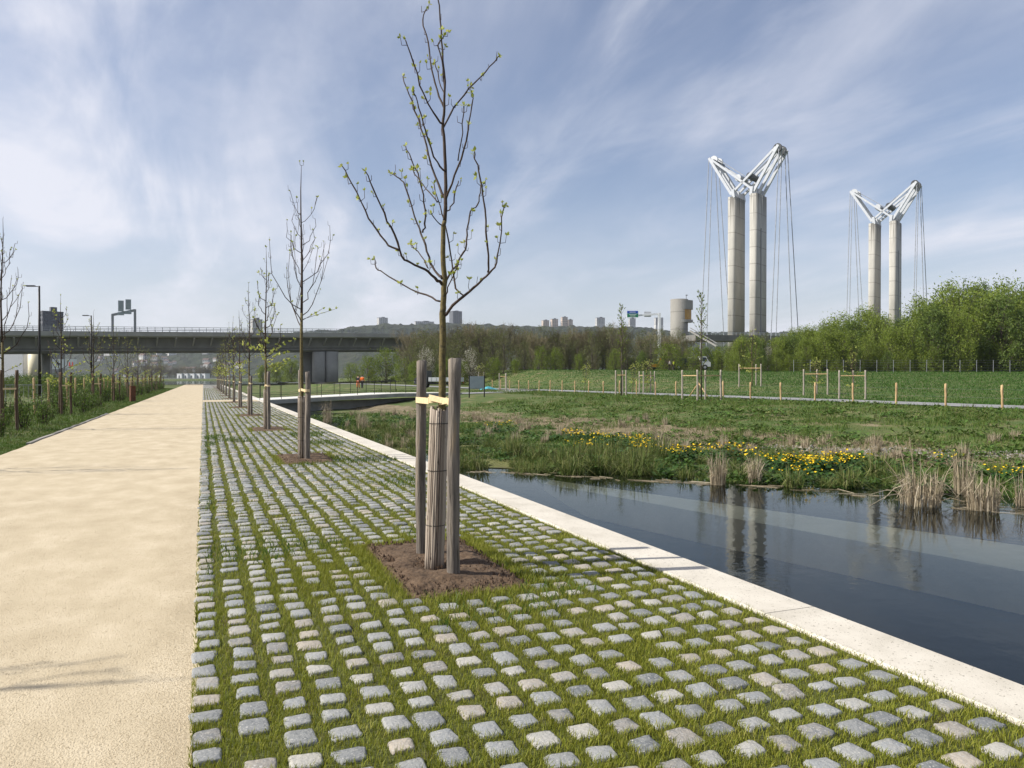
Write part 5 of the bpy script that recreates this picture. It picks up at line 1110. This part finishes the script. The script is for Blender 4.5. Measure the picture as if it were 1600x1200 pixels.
def truck(u, D, lab, rz, body, bedm, tip=False, L=5.8):
    x, y = ray(u, D); t = thing('truck', lab, 'truck', (x, y, gz(x, y)+.10), rz); h = L/2
    mb = MB(); prof = [(h-1.75, .55), (h, .55), (h, 1.25), (h-.35, 1.45), (h-.75, 2.25), (h-1.75, 2.3)]; n = len(prof); vs = [(a, -.95, b) for a, b in prof]+[(a, .95, b) for a, b in prof]; mb.add(vs, [(i, (i+1) % n, n+(i+1) % n, n+i) for i in range(n)]+[tuple(range(n-1, -1, -1)), tuple(range(n, 2*n))]); mb.build('cab', body, t)
    mb = MB(); mb.quad((h-.34, -.85, 1.5), (h-.34, .85, 1.5), (h-.70, .85, 2.18), (h-.70, -.85, 2.18))
    for s in (-.965, .965): mb.quad((h-.55, s, 1.45), (h-1.45, s, 1.45), (h-1.45, s, 2.12), (h-.85, s, 2.12))
    mb.build('window', M['win'], t); mb = MB(); mb.box((-.2, 0, .62), (L-.6, .8, .22)); mb.build('chassis', M['vdark'], t)
    mb = MB(); bl = L-2.0; bx = -h+bl/2; bh = .95 if tip else .45; mb.box((bx, 0, .92), (bl, 2.0, .10))
    for s in (-1, 1): mb.box((bx, s*1.0, .97+bh/2), (bl, .05, bh))
    for e in (-h+.03, -h+bl-.03): mb.box((e, 0, .97+bh/2), (.05, 1.94, bh))
    for i in range(6):
        for s in (-1, 1): mb.box((-h+bl*(i+.5)/6, s*1.04, .97+bh/2), (.06, .04, bh))
    mb.build('bed', bedm, t)
    for a in (h-1.0, -h+1.1):
        for s in (-.85, .85): wheel(t, a, s)
    for s in (-.75, .75): mb = MB(); mb.box((h+.01, s, .85), (.06, .3, .18)); mb.build('headlight', M['swhite'], t); mb = MB(); mb.box((-h-.02, s, .75), (.06, .3, .16)); mb.build('tail_light', M['vred'], t)
truck(686, 101, 'silver flatbed truck parked on the grey path behind the nearest stakes', -PSI+2.9, M['vdark'], M['lgrey'], False, 6.2)
truck(1078, 131, 'white truck with a dark tipper bed at the edge of the wood', -PSI+.06, M['vwhite'], M['vdark'], True, 6.6)
def excavator():
    x, y = ray(1024, 134); t = thing('excavator', 'small orange and black excavator at the edge of the wood', 'excavator', (x, y, gz(x, y)), .6); mb = MB()
    for s in (-.7, .7): mb.tube([(-1, s, .35), (-1.25, s, .35), (1.2, s, .35)], .34, 10); mb.box((0, s, .35), (2.2, .38, .62))
    mb.build('tracks', M['black'], t); mb = MB(); mb.box((-.3, 0, 1.15), (1.9, 1.5, .7)); mb.build('body', M['vorange'], t); mb = MB(); mb.box((.1, .25, 1.95), (1.1, .9, 1.0)); mb.build('cab', M['vdark'], t); mb = MB(); mb.bar((.7, -.4, 1.4), (2.2, -.4, 2.7), .22, .3); mb.bar((2.2, -.4, 2.7), (3.1, -.4, 1.3), .2, .24); mb.build('boom', M['vorange'], t); t.scale = (.75, .75, .75); mb = MB(); mb.prism([(2.8, -.8), (3.4, -.8), (3.4, 0), (2.8, 0)], .8, 1.35); mb.build('bucket', M['vdark'], t)
excavator()
x, y = ray(763, 93); mb = MB(); random.seed(4); n = 9
vs = [(1.4*(i/(n-1)-.5)*1.6, .9*(j/4-.5), .35*math.exp(-((i-4)/2.6)**2-((j-2)/1.6)**2)+random.uniform(0, .10)) for i in range(n) for j in range(5)]; mb.add(vs, [(i*5+j, (i+1)*5+j, (i+1)*5+j+1, i*5+j+1) for i in range(n-1) for j in range(4)])
o = mb.build('crumpled_tarpaulin', M['tarp']); o.location = (x, y, gz(x, y)+.03); tag(o, 'crumpled turquoise tarpaulin lying on the grass by the grey path', 'tarpaulin')

# ---------------------------------------------------------------- camera, sun, sky, haze
cam = bpy.data.cameras.new('camera'); co = bpy.data.objects.new('camera', cam); COL.objects.link(co); co.location = (0, 0, EYE)
cam.sensor_width = 36; cam.lens = 27; cam.clip_end = 20000; cam.clip_start = .05; co.rotation_euler = (R(90)-math.atan(10/1200), 0, -PSI); S.camera = co
EL = R(40); sd = Vector((-.975*math.cos(EL), .222*math.cos(EL), math.sin(EL))).normalized()
sl = bpy.data.lights.new('sun', 'SUN'); sl.energy = 5.0; sl.angle = R(.55); sl.color = (1, .955, .88); so = bpy.data.objects.new('sun', sl); COL.objects.link(so); so.rotation_euler = sd.to_track_quat('Z', 'Y').to_euler(); so.location = (-50, 10, 60)
w = bpy.data.worlds.new('World'); S.world = w; w.use_nodes = True; N = w.node_tree.nodes; L = w.node_tree.links; bg = N['Background']; bg.inputs['Strength'].default_value = .088
sk = N.new('ShaderNodeTexSky'); sk.sky_type = 'NISHITA'; sk.sun_disc = False; sk.sun_elevation = EL; sk.sun_rotation = math.atan2(sd.x, sd.y); sk.air_density = 1.0; sk.dust_density = 1.2; sk.ozone_density = 1.6
tc = N.new('ShaderNodeTexCoord'); sp = N.new('ShaderNodeSeparateXYZ'); L.new(tc.outputs['Generated'], sp.inputs[0])
def mth(op, a, b=None, c=None):
    n = N.new('ShaderNodeMath'); n.operation = op
    for i, q in enumerate((a, b, c)):
        if q is None: continue
        if isinstance(q, (int, float)): n.inputs[i].default_value = q
        else: L.new(q, n.inputs[i])
    return n.outputs[0]
zc = mth('ADD', mth('MAXIMUM', sp.outputs[2], 0), .16); cx = mth('DIVIDE', sp.outputs[0], zc); cy = mth('DIVIDE', sp.outputs[1], zc)
cb = N.new('ShaderNodeCombineXYZ'); L.new(cx, cb.inputs[0]); L.new(cy, cb.inputs[1])
def cloud(rot, sc, scale, det, dist, lo, hi, off=(0, 0, 0)):
    mp = N.new('ShaderNodeMapping'); mp.inputs['Rotation'].default_value = (0, 0, rot); mp.inputs['Scale'].default_value = sc; mp.inputs['Location'].default_value = off; L.new(cb.outputs[0], mp.inputs[0])
    nz = N.new('ShaderNodeTexNoise'); nz.inputs['Scale'].default_value = scale; nz.inputs['Detail'].default_value = det; nz.inputs['Roughness'].default_value = .58; nz.inputs['Distortion'].default_value = dist; L.new(mp.outputs[0], nz.inputs['Vector'])
    mr = N.new('ShaderNodeMapRange'); mr.interpolation_type = 'SMOOTHSTEP'; mr.inputs[1].default_value = lo; mr.inputs[2].default_value = hi; L.new(nz.outputs['Fac'], mr.inputs[0]); return mr.outputs[0]
big = cloud(.9, (1, .6, 1), .9, 4, .3, .38, .64, (3.1, 1.7, 0)); streak = cloud(.55, (1, .34, 1), 1.5, 9, .55, .40, .72, (.4, 2.2, 0)); wisp = cloud(1.1, (1, .6, 1), 2.4, 9, .4, .42, .8, (5, 0, 0))
# more cloud towards the left of the view
dl = N.new('ShaderNodeVectorMath'); dl.operation = 'DOT_PRODUCT'; L.new(tc.outputs['Generated'], dl.inputs[0]); lv = Vector((*c2w(-.62, .75), .28)).normalized(); dl.inputs[1].default_value = lv
lm = N.new('ShaderNodeMapRange'); lm.interpolation_type = 'SMOOTHSTEP'; lm.inputs[1].default_value = .80; lm.inputs[2].default_value = .995; L.new(dl.outputs['Value'], lm.inputs[0])
cov = mth('ADD', mth('MULTIPLY', mth('MULTIPLY', streak, .75), mth('ADD', big, .25)), mth('MULTIPLY', wisp, .30)); cov = mth('ADD', cov, mth('MULTIPLY', mth('MULTIPLY', lm.outputs[0], mth('ADD', streak, .3)), .3)); cov = mth('MINIMUM', mth('ADD', cov, .09), .92)
hzf = N.new('ShaderNodeMapRange'); hzf.interpolation_type = 'SMOOTHSTEP'; hzf.inputs[1].default_value = .0; hzf.inputs[2].default_value = .26; hzf.inputs[3].default_value = .60; hzf.inputs[4].default_value = 0; L.new(sp.outputs[2], hzf.inputs[0])
m1 = N.new('ShaderNodeMix'); m1.data_type = 'RGBA'; L.new(hzf.outputs[0], m1.inputs[0]); tint = N.new('ShaderNodeMix'); tint.data_type = 'RGBA'; tint.blend_type = 'MULTIPLY'; tint.inputs[0].default_value = 1; L.new(sk.outputs[0], tint.inputs[6]); tint.inputs[7].default_value = (1.06, 1.01, 1.05, 1); L.new(tint.outputs[2], m1.inputs[6]); m1.inputs[7].default_value = (5.7, 6.05, 6.7, 1)
m2 = N.new('ShaderNodeMix'); m2.data_type = 'RGBA'; L.new(cov, m2.inputs[0]); L.new(m1.outputs[2], m2.inputs[6]); m2.inputs[7].default_value = (6.9, 7.0, 7.7, 1); L.new(m2.outputs[2], bg.inputs[0])
mb = MB(); mb.box((200, 900, 94), (13200, 15400, 202)); hz_o = mb.build('haze', None); hz_o.data.materials.clear()
hm = bpy.data.materials.new('haze'); hm.use_nodes = True; hn = hm.node_tree.nodes; hn.remove(hn['Principled BSDF']); pv = hn.new('ShaderNodeVolumePrincipled'); pv.inputs['Density'].default_value = .00009; pv.inputs['Color'].default_value = (.86, .92, 1, 1); pv.inputs['Anisotropy'].default_value = .3; hm.node_tree.links.new(pv.outputs[0], hn['Material Output'].inputs['Volume']); hz_o.data.materials.append(hm)
tag(hz_o, 'thin pale haze filling the air of the whole scene', 'haze', kind='stuff')
S.view_settings.view_transform = 'Standard'; S.view_settings.look = 'None'; S.view_settings.exposure = .5; S.view_settings.gamma = 1
S.cycles.max_bounces = 6; S.cycles.diffuse_bounces = 3; S.cycles.transparent_max_bounces = 8; S.cycles.volume_bounces = 0
